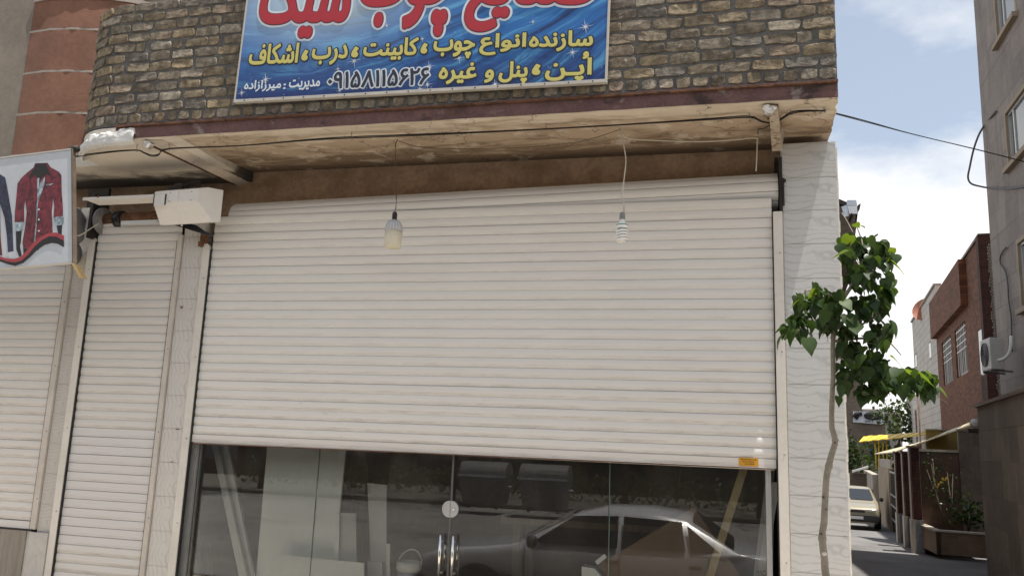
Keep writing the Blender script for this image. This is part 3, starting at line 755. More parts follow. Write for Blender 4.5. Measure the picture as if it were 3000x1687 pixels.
# plastered steel ribs that carry the slab
mb = MB().add([(XR - .30, FY + .03, 3.752 + zt(XR)), (XR - .17, FY + .04, 3.765 + zt(XR)), (XR - .03, .3, 3.775), (XR - .13, .3, 3.74), (XR - .30, FY + .03, 3.86), (XR - .17, FY + .04, 3.86), (XR - .03, .3, 3.92), (XR - .13, .3, 3.92)],
     [(0, 3, 2, 1), (4, 5, 6, 7), (0, 1, 5, 4), (1, 2, 6, 5), (2, 3, 7, 6), (3, 0, 4, 7)])
rib = mb.build('ceiling_rib', M['peel_pale'], shop)
MB().add([(XR - .318, FY + .06, 3.775), (XR - .300, FY + .06, 3.775), (XR - .135, .25, 3.738), (XR - .152, .25, 3.738), (XR - .318, FY + .06, 3.79), (XR - .300, FY + .06, 3.79), (XR - .135, .25, 3.76), (XR - .152, .25, 3.76)], [(0, 3, 2, 1), (4, 5, 6, 7), (0, 1, 5, 4), (1, 2, 6, 5), (2, 3, 7, 6), (3, 0, 4, 7)]).build('rusty_flange', M['rust'], rib)
mb = MB().add([(.258, FY + .05, 3.752), (.312, FY + .05, 3.752), (.372, -.06, 3.69), (.305, -.06, 3.69), (.258, FY + .05, 3.85), (.325, FY + .05, 3.85), (.40, -.06, 3.9), (.305, -.06, 3.9)],
     [(0, 3, 2, 1), (4, 5, 6, 7), (0, 1, 5, 4), (1, 2, 6, 5), (2, 3, 7, 6), (3, 0, 4, 7)])
M['peeling'] = mat('peeling_painted_steel', (.40, .335, .26), .85, .3, 6, .7, 30, stains=[((.14, .07, .035), 7, .48, .6, (1, 1, 1), .85), ((.55, .52, .47), 9, .58, .68, None, .7), ((.03, .02, .015), 11, .62, .7, None, .8)])
rib2 = mb.build('ceiling_rib', M['peeling'], shop)
mb = MB(); rg = random.Random(5)
for i in range(9):
    y = FY + .2 + i * .05; xx = .268 + i * .0045; zz = 3.738 - i * .0046
    mb.add([(xx, y, zz), (xx + .028 + rg.uniform(-.008, .008), y + rg.uniform(-.01, .01), zz), (xx + .03, y + .045, zz - .005), (xx + rg.uniform(0, .015), y + .042, zz - .005)], [(3, 2, 1, 0)])
mb.build('rust_patch', M['rust'], rib2)
def crumple(name, c, r, seed, parent):
    rg = random.Random(seed); bm = bmesh.new(); bmesh.ops.create_icosphere(bm, subdivisions=2, radius=1)
    mb = MB(); vs = []
    for v in bm.verts:
        k = 1 + rg.uniform(-.25, .25); vs.append((c[0] + v.co.x * r[0] * k, c[1] + v.co.y * r[1] * k, c[2] + v.co.z * r[2] * k))
    mb.add(vs, [[v.index for v in f.verts] for f in bm.faces]); bm.free(); return mb.build(name, M['foil'], parent)
crumple('foil_patch', (.262, FY + .05, 3.745), (.042, .04, .035), 3, rib2)
crumple('foil_patch', (XR - .30, FY + .05, 3.775), (.04, .035, .035), 9, rib)
# ragged lump of white gypsum where the beam stops
rg = random.Random(21); mb = MB()
pts_l = outline(.02, n=10)[1:]
base_ = [Vector((X0 + .27, FY - .02, 0)), Vector((X0, FY - .02, 0))] + [Vector((p[0], p[1], 0)) for p in pts_l[1:9]]
NC, NR = 90, 12; cum = [0]
for p, q in zip(base_[:-1], base_[1:]): cum.append(cum[-1] + (q - p).length)
vs = []
for i in range(NC + 1):
    L_ = cum[-1] * i / NC; j = max(k for k in range(len(base_) - 1) if cum[k] <= L_ + 1e-9); p = base_[j].lerp(base_[j + 1], min(1, (L_ - cum[j]) / (cum[j + 1] - cum[j])))
    f = i / NC; low = 3.764 - .02 * f + .006 * mnoise.noise((L_ * 20, 0, 3))
    hi = 3.895 - .095 * f + .028 * mnoise.noise((L_ * 9, 1, 0)) + .018 * mnoise.noise((L_ * 34, 7, 0)) + (.02 if .1 < f < .2 or .38 < f < .5 else 0) - (.05 if i == 0 else 0)
    for r_ in range(NR + 1):
        g = r_ / NR; z_ = low + (hi - low) * g; d_ = .012 * (1 - abs(2 * g - 1) ** 3) + .006 * mnoise.noise((L_ * 16, g * 4, 2)) + .0015 * mnoise.noise((L_ * 60, g * 13, 5))
        e_ = .03 if r_ in (0, NR) else 0
        vs.append((p.x - d_ * (f > .3) * .5, p.y + e_ - d_, z_))
mb.add(vs, [(i * (NR + 1) + j, i * (NR + 1) + j + 1, (i + 1) * (NR + 1) + j + 1, (i + 1) * (NR + 1) + j) for i in range(NC) for j in range(NR)], True)
mb.build('gypsum_patch', M['white_patch'], shop)
# wall behind the rolled shutters, room, roof, side wall
mb = MB().box(-6.5, .70, .30, .50, 2.6, 3.95); mb.build('inner_wall', M['plaster_brown'], shop)
mb = MB().box(.392, .722, .012, .5, -.6, 3.74).box(.55, .722, .5, 6, -.8, 3.9); mb.build('side_wall', M['grout'], shop)
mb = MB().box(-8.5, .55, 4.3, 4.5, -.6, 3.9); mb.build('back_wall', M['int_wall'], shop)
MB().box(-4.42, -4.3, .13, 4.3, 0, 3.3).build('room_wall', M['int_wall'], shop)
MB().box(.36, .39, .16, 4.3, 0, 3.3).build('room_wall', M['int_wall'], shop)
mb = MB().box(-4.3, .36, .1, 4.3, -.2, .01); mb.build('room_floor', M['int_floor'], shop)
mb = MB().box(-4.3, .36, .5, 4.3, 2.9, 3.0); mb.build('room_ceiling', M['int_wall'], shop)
mb = MB().box(-4.9, .45, -.5, 6, 3.96, 4.06); mb.build('roof', M['concrete'], shop)
# tiled piers between and beside the shutters
def pier(name, x0, x1, z0, z1, zs, m, base, y=-.012):
    w = x1 - x0
    pe = MB().box(x0, x1, y + .0045, y + .13, z0, z1).build(name, base, shop)
    for a, b in zip(zs[:-1], zs[1:]):
        mb = MB().box(x0 + .001, x1 - .001, y, y + .0115, a + .0022, b - .0022)
        t = mb.build('tile', m, pe, origin=(x0, y, a), bevel=.0022)
    return pe
zs = [3.755, 3.50, 3.262, 3.02, 2.776]; 
while zs[-1] > .2: zs.append(zs[-1] - .243)
zs = sorted([z for z in zs if z > -.05])
P1 = pier('right_pier', .371, .735, -.1, 3.76, zs, M['tile_right'], M['grout'])
mb = MB(); rg = random.Random(8)
for i in range(48):
    z0 = i * .0775; mb.box(.7355, .746 + rg.uniform(-.003, .004), -.006 + rg.uniform(-.003, .003), .12, z0, z0 + .077)
mb.build('plaster_edge', M['grout'], P1)
zs2 = [3.2 - .268 * i for i in range(13)]; zs2 = sorted(zs2 + [3.45])
P2 = pier('middle_pier', -4.504, -4.300, -.1, 3.45, [z for z in zs2 if z > -.1], M['tile_mid'], M['grout'])
zs3 = sorted([2.93 - .125 * 2 * i for i in range(10)]); zs3 = [.705] + [z for z in zs3 if z > .74]
P3 = pier('left_pier', -5.607, -5.459, -.1, 3.5, zs3, M['tile_left'], M['grout'])
mb = MB().box(-5.64, -5.459, -.045, -.0125, -.1, .702); mb.build('marble_slab', M['stone_pale'], P3)
mb = MB().box(-9, -5.70, -.02, .1, -.1, .705); mb.build('stone_base', M['stone_grey'], shop)
mb = MB().add([(-5.70, -.012, -.1), (-5.64, -.012, -.1), (-5.64, -.012, .703), (-5.70, -.012, .703)], [(0, 1, 2, 3)]); mb.build('marble_slab', M['stone_pale'], shop)
# small scars on the middle pier
for (px, py, w, h) in ((532, 900, .014, .013), (520, 1257, .02, .005), (503, 1352, .012, .004)):
    p = onY(px, py, -.014); rg = random.Random(px)
    mb = MB().prism([(p.x + w * math.cos(a) * rg.uniform(.6, 1.2), -.0125, p.z + h * math.sin(a) * rg.uniform(.6, 1.2)) for a in [i * PI / 5 for i in range(10)]], (0, -.003, 0)); mb.build('chipped_spot', M['gold_stone'], P2)

# ================================================================== ROLLER SHUTTERS
SP = .0728
def slat_mesh(w, m, flat=False):
    p = SP
    if flat: prof = [(p - .0005, .002), (p - .0018, -.0085), (p * .5, -.0098), (.003, -.0088), (.0018, .003), (-.003, .004)]
    else: prof = [(p, -.003), (p - .0008, -.0062), (p * .9, -.0085), (p * .72, -.0108), (p * .5, -.0118), (p * .34, -.0112), (p * .2, -.0090), (p * .1, -.0066), (.0032, -.0056), (.0018, -.0025), (-.0015, -.0015)]
    mb = MB(); n = len(prof)
    mb.v = [Vector((x, y, z)) for x in (-w / 2, w / 2) for z, y in prof]
    for i in range(n - 1): mb.f.append([i, n + i, n + i + 1, i + 1][::-1]); mb.sm.append(not flat and 0 < i < n - 3)
    for i in range(n - 1): pass
    return mb.mesh('slat', m, Vector())
def curtain(sh, x0, x1, zb, zt_, m, flat_below=None, mflat=None, y=0, tilt=0, bar=.062):
    me = slat_mesh(x1 - x0, m); mf = slat_mesh(x1 - x0, mflat or m, True); n = 0; z = zb + bar; rg = random.Random(int(abs(x0) * 100))
    while z < zt_:
        fl = flat_below is not None and .62 < z < flat_below
        share('slat', mf if fl else me, sh, ((x0 + x1) / 2, y + rg.uniform(-.0012, .0012), z + rg.uniform(-.0006, .0006)), (rg.uniform(-.028, .028), tilt + rg.uniform(-.0004, .0004), 0)); z += SP; n += 1
    backing = MB().add([(x0, y + .018, zb), (x1, y + .018, zb), (x1, y + .018, z), (x0, y + .018, z)], [(0, 1, 2, 3)]).build('backing_strip', M['seal'], sh)
    return z
def bottom_bar(sh, x0, x1, zb, m, tilt=0, h=.060):
    mb = MB().box(x0, x1, -.013, .016, .004, h).box(x0, x1, -.016, -.0131, .0, .004).box(x0 + .01, x1 - .01, -.004, .012, -.012, .0035)
    o = mb.build('bottom_bar', m, None, origin=((x0 + x1) / 2, 0, 0)); o.parent = sh; o.location = Vector(((x0 + x1) / 2, 0, zb)) - WL[sh]; o.rotation_euler = (0, tilt, 0); WL[o] = Vector(((x0 + x1) / 2, 0, zb)); return o
def guide(sh, x0, x1, z0, z1, m, y0=-.036, top_cut=False, seal_side=1):
    mb = MB()
    if top_cut: mb.prism([(x0, y0, z0), (x1, y0, z0), (x1, y0, z1 - .06), (x1 - .012, y0, z1 - .018), (x1 - .03, y0, z1), (x0, y0, z1)], (0, .034, 0))
    else: mb.box(x0, x1, y0, y0 + .034, z0, z1)
    o = mb.build('guide_rail', m, sh, bevel=.002)
    xs = x1 if seal_side > 0 else x0 - .008
    MB().box(xs, xs + .008, y0 + .006, y0 + .03, z0, z1 - .05).build('rubber_seal', M['seal'], o)
    for z in lin(z0 + .25, z1 - .3, 4):
        c = ((x0 + x1) / 2 + .008, y0 - .002, z); MB().lathe(c, [(.0, -.0016), (.005, -.001), (.005, .003)], 8, 'Y').build('rivet', M['grey_steel'], o)
    return o
# main shutter, half raised over the glass front
main = thing('roller_shutter', 'wide cream roller shutter half raised above the glass doors', 'shutter', (-1.94, 0, 1.49), 'white roller shutters along the shopfront')
TL = .0022
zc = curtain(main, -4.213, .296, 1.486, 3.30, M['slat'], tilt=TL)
bb = bottom_bar(main, -4.213, .293, 1.489, M['slat_left'], TL)
MB().box(-4.213, .290, -.012, .014, 1.4775 , 1.4835).build('rubber_strip', M['rust'], main)
# the coil: slats wound on the drum, wide facets
def coil(sh, x0, x1, cy, cz0, cz1, r, m, n=12, a0=0.0):
    for k in range(n):
        a, b = 2 * PI * k / n + a0, 2 * PI * (k + 1) / n + a0
        if k in (): continue
        g = .012
        def P(x, cz, ang, rr): return (x, cy - rr * math.cos(ang), cz + rr * math.sin(ang))
        aa, bb_ = a + g, b - g; mid = (a + b) / 2; rm = r * 1.004
        mb = MB(); ring = [(aa, r * .988), (aa + .02, r), (mid, rm), (bb_ - .02, r), (bb_, r * .988)]
        vs = [P(x0, cz0, q, rr) for q, rr in ring] + [P(x1, cz1, q, rr) for q, rr in ring]; nn = len(ring)
        mb.add(vs, [(i, i + 1, nn + i + 1, nn + i)[::-1] for i in range(nn - 1)], True)
        mb.build('coil_slat', m, sh)
    mb = MB()
    for x, cz in ((x0 + .001, cz0), (x1 - .001, cz1)):
        mb.lathe((x, cy, cz), [(r * .97, -.001), (r * .97, .001)], 12, 'X')
    mb.build('coil_end', M['dark_steel'], sh)
coil(main, -4.10, .345, .138, 3.378, 3.445, .139, M['slat'], 12, -.22)
mb = MB().box(.352, .372, -.02, .29, 3.24, 3.66); e1 = mb.build('end_bracket', M['dark_steel'], main)
MB().box(.33, .352, .1, .2, 3.56, 3.70).build('bracket_arm', M['dark_steel'], main)
MB().box(.372, .384, -.03, -.012, 3.30, 3.5).build('bracket_arm', M['dark_steel'], main)
MB().box(.384, .396, -.034, -.02, 3.47, 3.49).build('bracket_bolt', M['dark_steel'], main)
g = guide(main, -4.291, -4.221, -.05, 3.135, M['rail'], top_cut=True)
g = guide(main, .304, .368, -.05, 3.255, M['rail'], seal_side=-1)
stk = onY(2193, 1350, -.014)
st = MB().box(stk.x - .063, stk.x + .063, -.0165, -.0136, 1.4925, 1.5475).build('maker_sticker', M['sticker'], main)
mb = MB(); rg = random.Random(2)
for r_ in range(3):
    zz = 1.535 - r_ * .0145; xx = stk.x - .05 + r_ * .012
    while xx < stk.x + .05 - r_ * .01:
        w = rg.uniform(.004, .014); mb.box(xx, xx + w, -.0172, -.0166, zz - .0015, zz + .002 + rg.uniform(0, .003)); xx += w + .003
mb.build('sticker_print', M['ink_brown'], st)
# middle shutter, fully down
mid = thing('roller_shutter', 'narrow white roller shutter fully lowered, lower slats smoother', 'shutter', (-4.96, 0, 0), 'white roller shutters along the shopfront')
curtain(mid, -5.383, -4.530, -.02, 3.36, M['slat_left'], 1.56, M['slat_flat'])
bottom_bar(mid, -5.383, -4.530, -.03, M['slat_left'])
guide(mid, -5.456, -5.387, -.05, 3.23, M['rail'], top_cut=True)
guide(mid, -4.553, -4.507, -.05, 3.22, M['rail_dirty'], y0=-.03, seal_side=-1)
mb = MB().tube([(-5.36, .02, 3.385), (-4.35, .02, 3.41)], .055, 16); tb = mb.build('roller_tube', M['rust'], mid)
mb = MB().lathe((-5.2, .02, 3.386), [(.055, -.035), (.078, -.03), (.078, .03), (.055, .035)], 16, 'X'); mb.build('tube_collar', M['black_plastic'], mid)
ts_ = MB().box(-5.15, -4.55, -.03, -.027, 3.325, 3.36).build('label_strip', M['p_white'], mid)
def tubep(u, v, d): return (-4.62 - u, -.0305 - d, 3.353 - v)
fit_text('tube_print', 'ZKUTMU', (0, 0, .16, .022), M['shirt_navy'], ts_, .0004, to3=tubep)
mb = MB().lathe((-5.36, .0, 3.37), [(.0, -.012), (.12, -.012), (.12, .012), (.0, .012)], 24, 'X'); mb.build('end_disc', M['grey_steel'], mid)
mb = MB().box(-5.27, -4.46, -.36, -.17, 3.465, 3.477); mb.box(-5.27, -4.46, -.364, -.36, 3.452, 3.477); fl = mb.build('cover_plate', M['box_white'], mid)
for px, py in ((287, 575), (457, 566)):
    p = onY(px, py, -.366); MB().lathe((p.x, -.364, p.z - .002), [(0, -.002), (.011, -.0015), (.011, .002)], 10, 'Y').build('rust_hole', M['rust'], fl)
sec = [(-.43, 3.375), (-.43, 3.475), (-.37, 3.502), (-.27, 3.505), (-.27, 3.235), (-.32, 3.225)]
n6 = len(sec); mb = MB()
mb.add([(-4.51, y, z) for y, z in sec] + [(-4.10 + (y + .43) * .75, y, z + .012) for y, z in sec], [tuple(range(n6)), tuple(range(2 * n6 - 1, n6 - 1, -1))] + [((i + 1) % n6, i, n6 + i, n6 + (i + 1) % n6) for i in range(n6)])
hs = mb.build('motor_housing', M['box_white'], mid, bevel=.003)
MB().box(-4.28, -4.276, -.4325, -.4302, 3.376, 3.474).build('seam', M['rail_dirty'], hs)
for x_ in (-4.36, -4.16):
    for z_ in (3.39, 3.462): MB().lathe((x_, -.4302, z_), [(0, -.003), (.005, -.002), (.005, .001)], 8, 'Y').build('screw', M['grey_steel'], hs)
mb = MB().box(-4.50, -4.40, -.436, -.4305, 3.355, 3.445); pl = mb.build('access_plate', M['box_white'], hs)
MB().box(-4.508, -4.5, -.438, -.4302, 3.36, 3.45).box(-4.4, -4.392, -.438, -.4302, 3.36, 3.45).build('plate_gap', M['black_plastic'], hs)
mb = MB(); p = [onY(px, py, -.20) for px, py in ((481, 636), (497, 655), (610, 690), (625, 690), (598, 676), (575, 660), (560, 656), (484, 636))]
mb.prism([(q.x, q.y, q.z) for q in p], (0, .02, 0)); br = mb.build('black_bracket', M['black_plastic'], mid)
for px, py in ((492, 644), (505, 650), (533, 659)):
    q = onY(px, py, -.203); MB().lathe(q, [(0, -.004), (.011, -.003), (.011, .002)], 10, 'Y').build('bracket_bolt', M['chrome'], br)
mb = MB(); q = onY(598, 690, -.06); mb.box(q.x - .028, q.x + .028, -.07, -.03, q.z - .06, q.z + .03).box(q.x - .05, q.x - .01, -.06, -.02, q.z - .09, q.z - .05); mb.build('rusty_lug', M['rust'], mid)
mb = MB().tube([onY(540, 548, -.2), onY(560, 540, -.2), onY(583, 535, -.18), onY(580, 552, -.18)], [.022, .03, .032, .02], 8); mb.build('cable_tangle', M['dark_steel'], mid)
mb = MB().box(-4.47, -4.33, -.335, -.30, 3.527, 3.545).box(-4.40, -4.32, -.34, -.28, 3.545, 3.57); mb.build('clamp', M['dark_steel'], mid)
# left shutter, stops above a stone base
lft = thing('roller_shutter', 'leftmost dusty roller shutter closed down onto the stone base under the clothes banner', 'shutter', (-7.0, 0, .72), 'white roller shutters along the shopfront')
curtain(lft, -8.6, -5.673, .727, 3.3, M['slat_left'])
bottom_bar(lft, -8.6, -5.672, .722, M['slat_flat'])
MB().box(-8.6, -5.655, -.02, .01, .706, .7215).build('rubber_strip', M['black_plastic'], lft)
MB().box(-5.662, -5.64, -.04, -.02, .708, .722).build('stop_block', M['dark_steel'], lft)
guide(lft, -5.668, -5.610, .722, 3.5, M['rail_dirty'], y0=-.03, seal_side=-1)
# machinery in the dark gap beside the left pier
mb = MB().box(-5.62, -5.40, .06, .09, 2.95, 3.7); mb.box(-5.43, -5.40, -.1, .06, 3.2, 3.6); mb.build('dark_recess', M['dark_steel'], shop)
mb = MB().lathe((-5.55, -.14, 3.30), [(0, -.012), (.16, -.012), (.17, 0), (.16, .012), (0, .012)], 28, 'X'); gear = mb.build('winding_disc', M['grey_steel'], lft)
mb = MB().lathe((-5.54, -.12, 3.06), [(0, -.01), (.11, -.01), (.11, .01), (0, .01)], 24, 'X'); mb.build('winding_disc', M['grey_steel'], lft)
mb = MB().tube(smooth_path([onY(207, 685, -.2), onY(232, 690, -.22), onY(268, 668, -.15), onY(290, 655, -.1)], 5), .005, 6); mb.build('loose_wire', M['wire_pale'], lft)
p1, p2 = onY(214, 770, -.42), onY(237, 812, -.3)
mb = MB().obox(p1 + Vector((-.02, 0, 0)), (.045, 0, -.012), p2 - p1, (0, .05, .0)); mb.build('wooden_strut', M['pine'], shop)
mb = MB(); rg = random.Random(4); q = [onY(px, py, -.02) for px, py in ((218, 775), (262, 725), (268, 740), (250, 790), (226, 830))]
mb.prism([(v.x, -.016, v.z) for v in q], (0, .02, 0)); mb.build('cement_smear', M['plaster_soot'], shop)

# ================================================================== SIGNS
SRX = -.0205
SO = onY(690, 293, FY - .055)                       # lower left corner of the signboard
sb = thing('shop_sign', 'blue printed signboard with red and yellow lettering on the brick parapet', 'sign', SO)
SU = Vector((math.cos(SRX), 0, math.sin(SRX))); SVv = Vector((-math.sin(SRX), 0, math.cos(SRX)))
SW, SH = 2.80, 1.27
def sgn(u, v, d): return SO + SU * u + SVv * v + Vector((0, -d, 0))
def sgn_uv(px, py):
    p = onY(px, py, SO.y) - SO; return p.dot(SU), p.dot(SVv)
mb = MB().add([(0, 0, 0), (SW, 0, 0), (SW, 0, SH), (0, 0, SH), (0, .03, 0), (SW, .03, 0), (SW, .03, SH), (0, .03, SH)], [(0, 1, 2, 3), (5, 4, 7, 6), (4, 0, 3, 7), (1, 5, 6, 2), (3, 2, 6, 7), (4, 5, 1, 0)])
pn = mb.build('sign_panel', M['sign_print'], sb, origin=(0, 0, 0), local=True); pn.rotation_euler = (0, -SRX, 0); WL[pn] = SO
mb = MB().obox(sgn(-.012, -.022, .006), SU * (SW + .024), SVv * .022, (0, .04, 0)).obox(sgn(SW, 0, .004), SU * .012, SVv * SH, (0, .036, 0)).obox(sgn(-.012, 0, .004), SU * .012, SVv * SH, (0, .036, 0)).obox(sgn(-.012, SH, .004), SU * (SW + .024), SVv * .012, (0, .036, 0))
fr = mb.build('sign_frame', M['sign_frame'], sb)
mb = MB()
for i in range(17):
    c = sgn(.08 + i * .165, -.011, .006); mb.lathe(c, [(0, -.002), (.006, -.001), (.006, .002)], 8, 'Y')
mb.build('screw', M['dark_steel'], fr)
def line(body, pxbox, colour, outline, off, goff=None, name='lettering', top=None):
    """pxbox: left x, baseline-ish bottom y at left, right x, bottom y at right, height in px, all in the photograph"""
    (xa, ya), (xb, yb), hpx = pxbox
    u0, v0 = sgn_uv(xa, ya); u1, v1 = sgn_uv(xb, yb); _, v2 = sgn_uv(xa, ya - hpx)
    dv = (v1 - v0) / (u1 - u0)
    def to3(u, v, d): return sgn(u, v + (u - u0) * dv, d)
    b = (u0, v0, u1, v0 + (v2 - v0))
    o = fit_text(name, body, b, M[colour], pn, .0052, off, to3=to3)
    for j, (m, o2, d) in enumerate(outline): fit_text('outline', body, b, M[m], o, d, o2, to3=to3)
    return o
def Z(cx, cy): return 650 + cx * .4464, cy * .4464  # from the enlarged crop of the sign to the photograph
T = shape
RO = [('p_white', .040, .0015), ('p_navy', .0225, .0034)]
line(T('شیک'), (Z(228, 243), Z(800, 225), 205), 'p_red', RO, .017, name='red_lettering')
line(T('چوب'), (Z(872, 215), Z(1500, 200), 212), 'p_red', RO, .017, name='red_lettering')
line(T('صنایع'), (Z(1595, 168), Z(2420, 145), 215), 'p_red', RO, .017, name='red_lettering')
YO = [('p_dark', .0155, .002)]
line(T('سازنده'), (Z(2015, 300), Z(2425, 282), 56), 'p_yellow', YO, .0055, name='yellow_lettering')
line(T('انواع'), (Z(1690, 330), Z(1985, 318), 60), 'p_yellow', YO, .0055, name='yellow_lettering')
line(T('چوب'), (Z(1385, 358), Z(1648, 350), 52), 'p_yellow', YO, .0055, name='yellow_lettering')
line('،', (Z(1305, 327), Z(1340, 325), 27), 'p_yellow', YO, .0055, name='yellow_lettering')
line(T('کابینت'), (Z(925, 380), Z(1275, 365), 60), 'p_yellow', YO, .0055, name='yellow_lettering')
line('،', (Z(850, 362), Z(887, 360), 28), 'p_yellow', YO, .0055, name='yellow_lettering')
line(T('درب'), (Z(585, 418), Z(812, 408), 54), 'p_yellow', YO, .0055, name='yellow_lettering')
line('،', (Z(522, 390), Z(556, 388), 28), 'p_yellow', YO, .0055, name='yellow_lettering')
line(T('اشکاف'), (Z(175, 425), Z(490, 408), 56), 'p_yellow', YO, .0055, name='yellow_lettering')
line(T('اپـن'), (Z(2125, 498), Z(2420, 485), 66), 'p_yellow', YO, .0055, name='yellow_lettering')
line(T('و'), (Z(2372, 338), Z(2402, 337), 18), 'p_yellow', YO, .0055, name='yellow_lettering')
line('،', (Z(2040, 450), Z(2085, 448), 28), 'p_yellow', YO, .0055, name='yellow_lettering')
line(T('پنل'), (Z(1820, 515), Z(2000, 505), 62), 'p_yellow', YO, .0055, name='yellow_lettering')
line(T('و'), (Z(1728, 508), Z(1780, 504), 34), 'p_yellow', YO, .0055, name='yellow_lettering')
line(T('غیره'), (Z(1425, 525), Z(1665, 515), 58), 'p_yellow', YO, .0055, name='yellow_lettering')
line('۰۹۱۵۸۱۱۵۶۲۶', (Z(695, 572), Z(1355, 528), 46), 'p_dark', [('p_white', .015, .002)], .0045, name='phone_number')
line(T('میرزازاده'), (Z(145, 605), Z(385, 592), 32), 'p_white', [], .0025, name='white_lettering')
line(':', (Z(405, 580), Z(418, 579), 14), 'p_white', [], .0025, name='white_lettering')
line(T('مدیریت'), (Z(440, 590), Z(640, 578), 30), 'p_white', [], .0025, name='white_lettering')

def sparkle(u, v, r, n=8):
    pts = []
    for i in range(2 * n):
        a = PI * i / n + .2; rr = r * ((1 if i % 4 == 0 else .55) if i % 2 == 0 else .11); pts.append(sgn(u + rr * math.cos(a), v + rr * math.sin(a), .0008))
    MB().prism(pts, (0, .0006, 0)).build('sparkle', M['p_white'], pn)
for cx_, cy_, r in ((865, 385, .06), (2300, 298, .05), (1360, 412, .05), (1075, 150, .035), (2380, 130, .06), (1555, 352, .05), (1350, 530, .045), (775, 580, .035), (285, 520, .06), (1300, 560, .045), (130, 610, .04), (2035, 105, .03), (1310, 232, .03), (1795, 518, .05), (760, 440, .03)):
    sparkle(*sgn_uv(*Z(cx_, cy_)), r)
# clothes banner, a shallow box hung crooked on the left
BY = -1.0
def bp(px, py, d=0): p = onY(px, py, BY); return Vector((p.x, BY - d, p.z))
c_tr, c_br = bp(209, 440), bp(213, 766)
du = (bp(0, 466) - c_tr); dv = (bp(0, 785) - c_br)
tl = c_tr + du * 4.3; bl = c_br + dv * 4.3
bn = thing('clothes_banner', 'white box banner printed with burgundy and navy shirts, hung crooked at the left', 'banner', (c_br.x, BY, c_br.z))
MB().prism([c_tr, tl, bl, c_br], (0, .03, 0)).build('banner_box', M['banner_white'], bn)
ex = Vector((.009, 0, 0))
mb = MB().prism([c_tr + Vector((.001, -.006, .012)), c_tr + ex + Vector((0, -.006, .012)), c_br + ex + Vector((0, -.006, -.01)), c_br + Vector((.001, -.006, -.01))], (0, .04, 0)); mb.build('banner_frame', M['banner_edge'], bn)
mb = MB().prism([c_tr + Vector((0, -.004, .002)), tl + Vector((0, -.004, .002)), tl + Vector((0, -.004, .014)), c_tr + Vector((0, -.004, .014))], (0, .036, 0)); mb.build('banner_frame', M['sign_frame'], bn)
mb = MB().prism([c_br + Vector((0, -.003, -.002)), bl + Vector((0, -.003, -.002)), bl + Vector((0, -.003, -.012)), c_br + Vector((0, -.003, -.012))], (0, .036, 0)); mb.build('banner_frame', M['sign_frame'], bn)
mb = MB().lathe(c_tr + Vector((.0, .03, .02)), [(0, -.03), (.025, -.03), (.025, .03), (0, .03)], 10, 'X'); mb.build('banner_hook', M['dark_steel'], bn)
def R5(pts): return [(x * .3451, 400 + y * .3451) for x, y in pts]
def printed(name, pts, m, d, parent=None):
    return MB().prism([bp(x, y, d) for x, y in R5(pts)], (0, .0008, 0)).build(name, M[m], parent or bn)
wave_y = lambda x: 0
printed('printed_hand', [(135, 800), (185, 800), (178, 900), (170, 930), (185, 1010), (165, 1025), (140, 960)], 'print_black', .0012)
printed('printed_hand', [(480, 755), (528, 745), (524, 835), (500, 850)], 'print_black', .0012)
printed('printed_trousers', [(195, 880), (320, 860), (330, 960), (200, 1010)], 'print_black', .001)
rs = printed('printed_shirt', [(285, 265), (240, 300), (185, 350), (150, 400), (142, 500), (128, 640), (125, 730), (208, 726), (205, 610), (215, 540), (228, 640), (215, 760), (192, 900), (200, 945), (245, 962), (300, 900), (330, 870), (448, 815), (440, 640), (452, 520), (462, 600), (455, 690), (535, 678), (535, 610), (524, 460), (522, 330), (500, 300), (430, 262), (405, 225), (300, 228)], 'shirt_red', .0016)
printed('printed_neck', [(300, 235), (390, 228), (398, 270), (350, 365), (320, 350), (288, 300)], 'print_black', .0022, rs)
printed('printed_collar', [(283, 268), (300, 320), (255, 365), (248, 345), (270, 300)], 'print_black', .0026, rs)
printed('printed_collar', [(402, 255), (438, 335), (380, 320), (360, 360), (385, 290)], 'print_black', .0026, rs)
printed('printed_placket', [(318, 360), (335, 350), (330, 480), (312, 760), (300, 890), (290, 895), (305, 740), (318, 520)], 'shirt_cuff', .0024, rs)
printed('printed_placket', [(345, 395), (385, 340), (378, 410), (330, 545), (322, 560), (328, 470)], 'shirt_cuff', .0027, rs)
printed('printed_pocket', [(395, 405), (460, 400), (425, 416), (394, 418)], 'shirt_cuff', .0024, rs)
printed('printed_cuff', [(125, 730), (210, 725), (198, 800), (135, 806)], 'shirt_cuff', .0022, rs)
printed('printed_cuff', [(452, 688), (545, 675), (537, 748), (470, 760)], 'shirt_cuff', .0022, rs)
for cy_ in (620, 706, 802):
    cx_ = 332
    printed('printed_button', [(cx_ + 7 * math.cos(i * PI / 4), cy_ + 8 * math.sin(i * PI / 4)) for i in range(8)], 'p_white', .003, rs)
ns = printed('printed_shirt', [(-250, 330), (-60, 300), (0, 320), (45, 350), (60, 420), (85, 570), (104, 680), (115, 975), (68, 985), (60, 850), (40, 690), (0, 570), (-20, 950), (-260, 950)], 'shirt_navy', .0016)
printed('printed_cuff', [(66, 985), (112, 975), (124, 1025), (95, 1040), (60, 1010)], 'banner_white', .0022, ns)
printed('printed_shirt', [(-120, 600), (0, 590), (6, 850), (20, 1010), (-120, 1000)], 'shirt_red', .0013)
top_ = [(0, 1018), (60, 1035), (120, 1040), (175, 1025), (230, 970), (290, 900), (350, 850), (420, 820), (480, 816), (545, 842)]
b1 = [(545, 885), (480, 850), (420, 848), (360, 880), (300, 930), (240, 1005), (185, 1055), (125, 1070), (60, 1060), (0, 1040)]
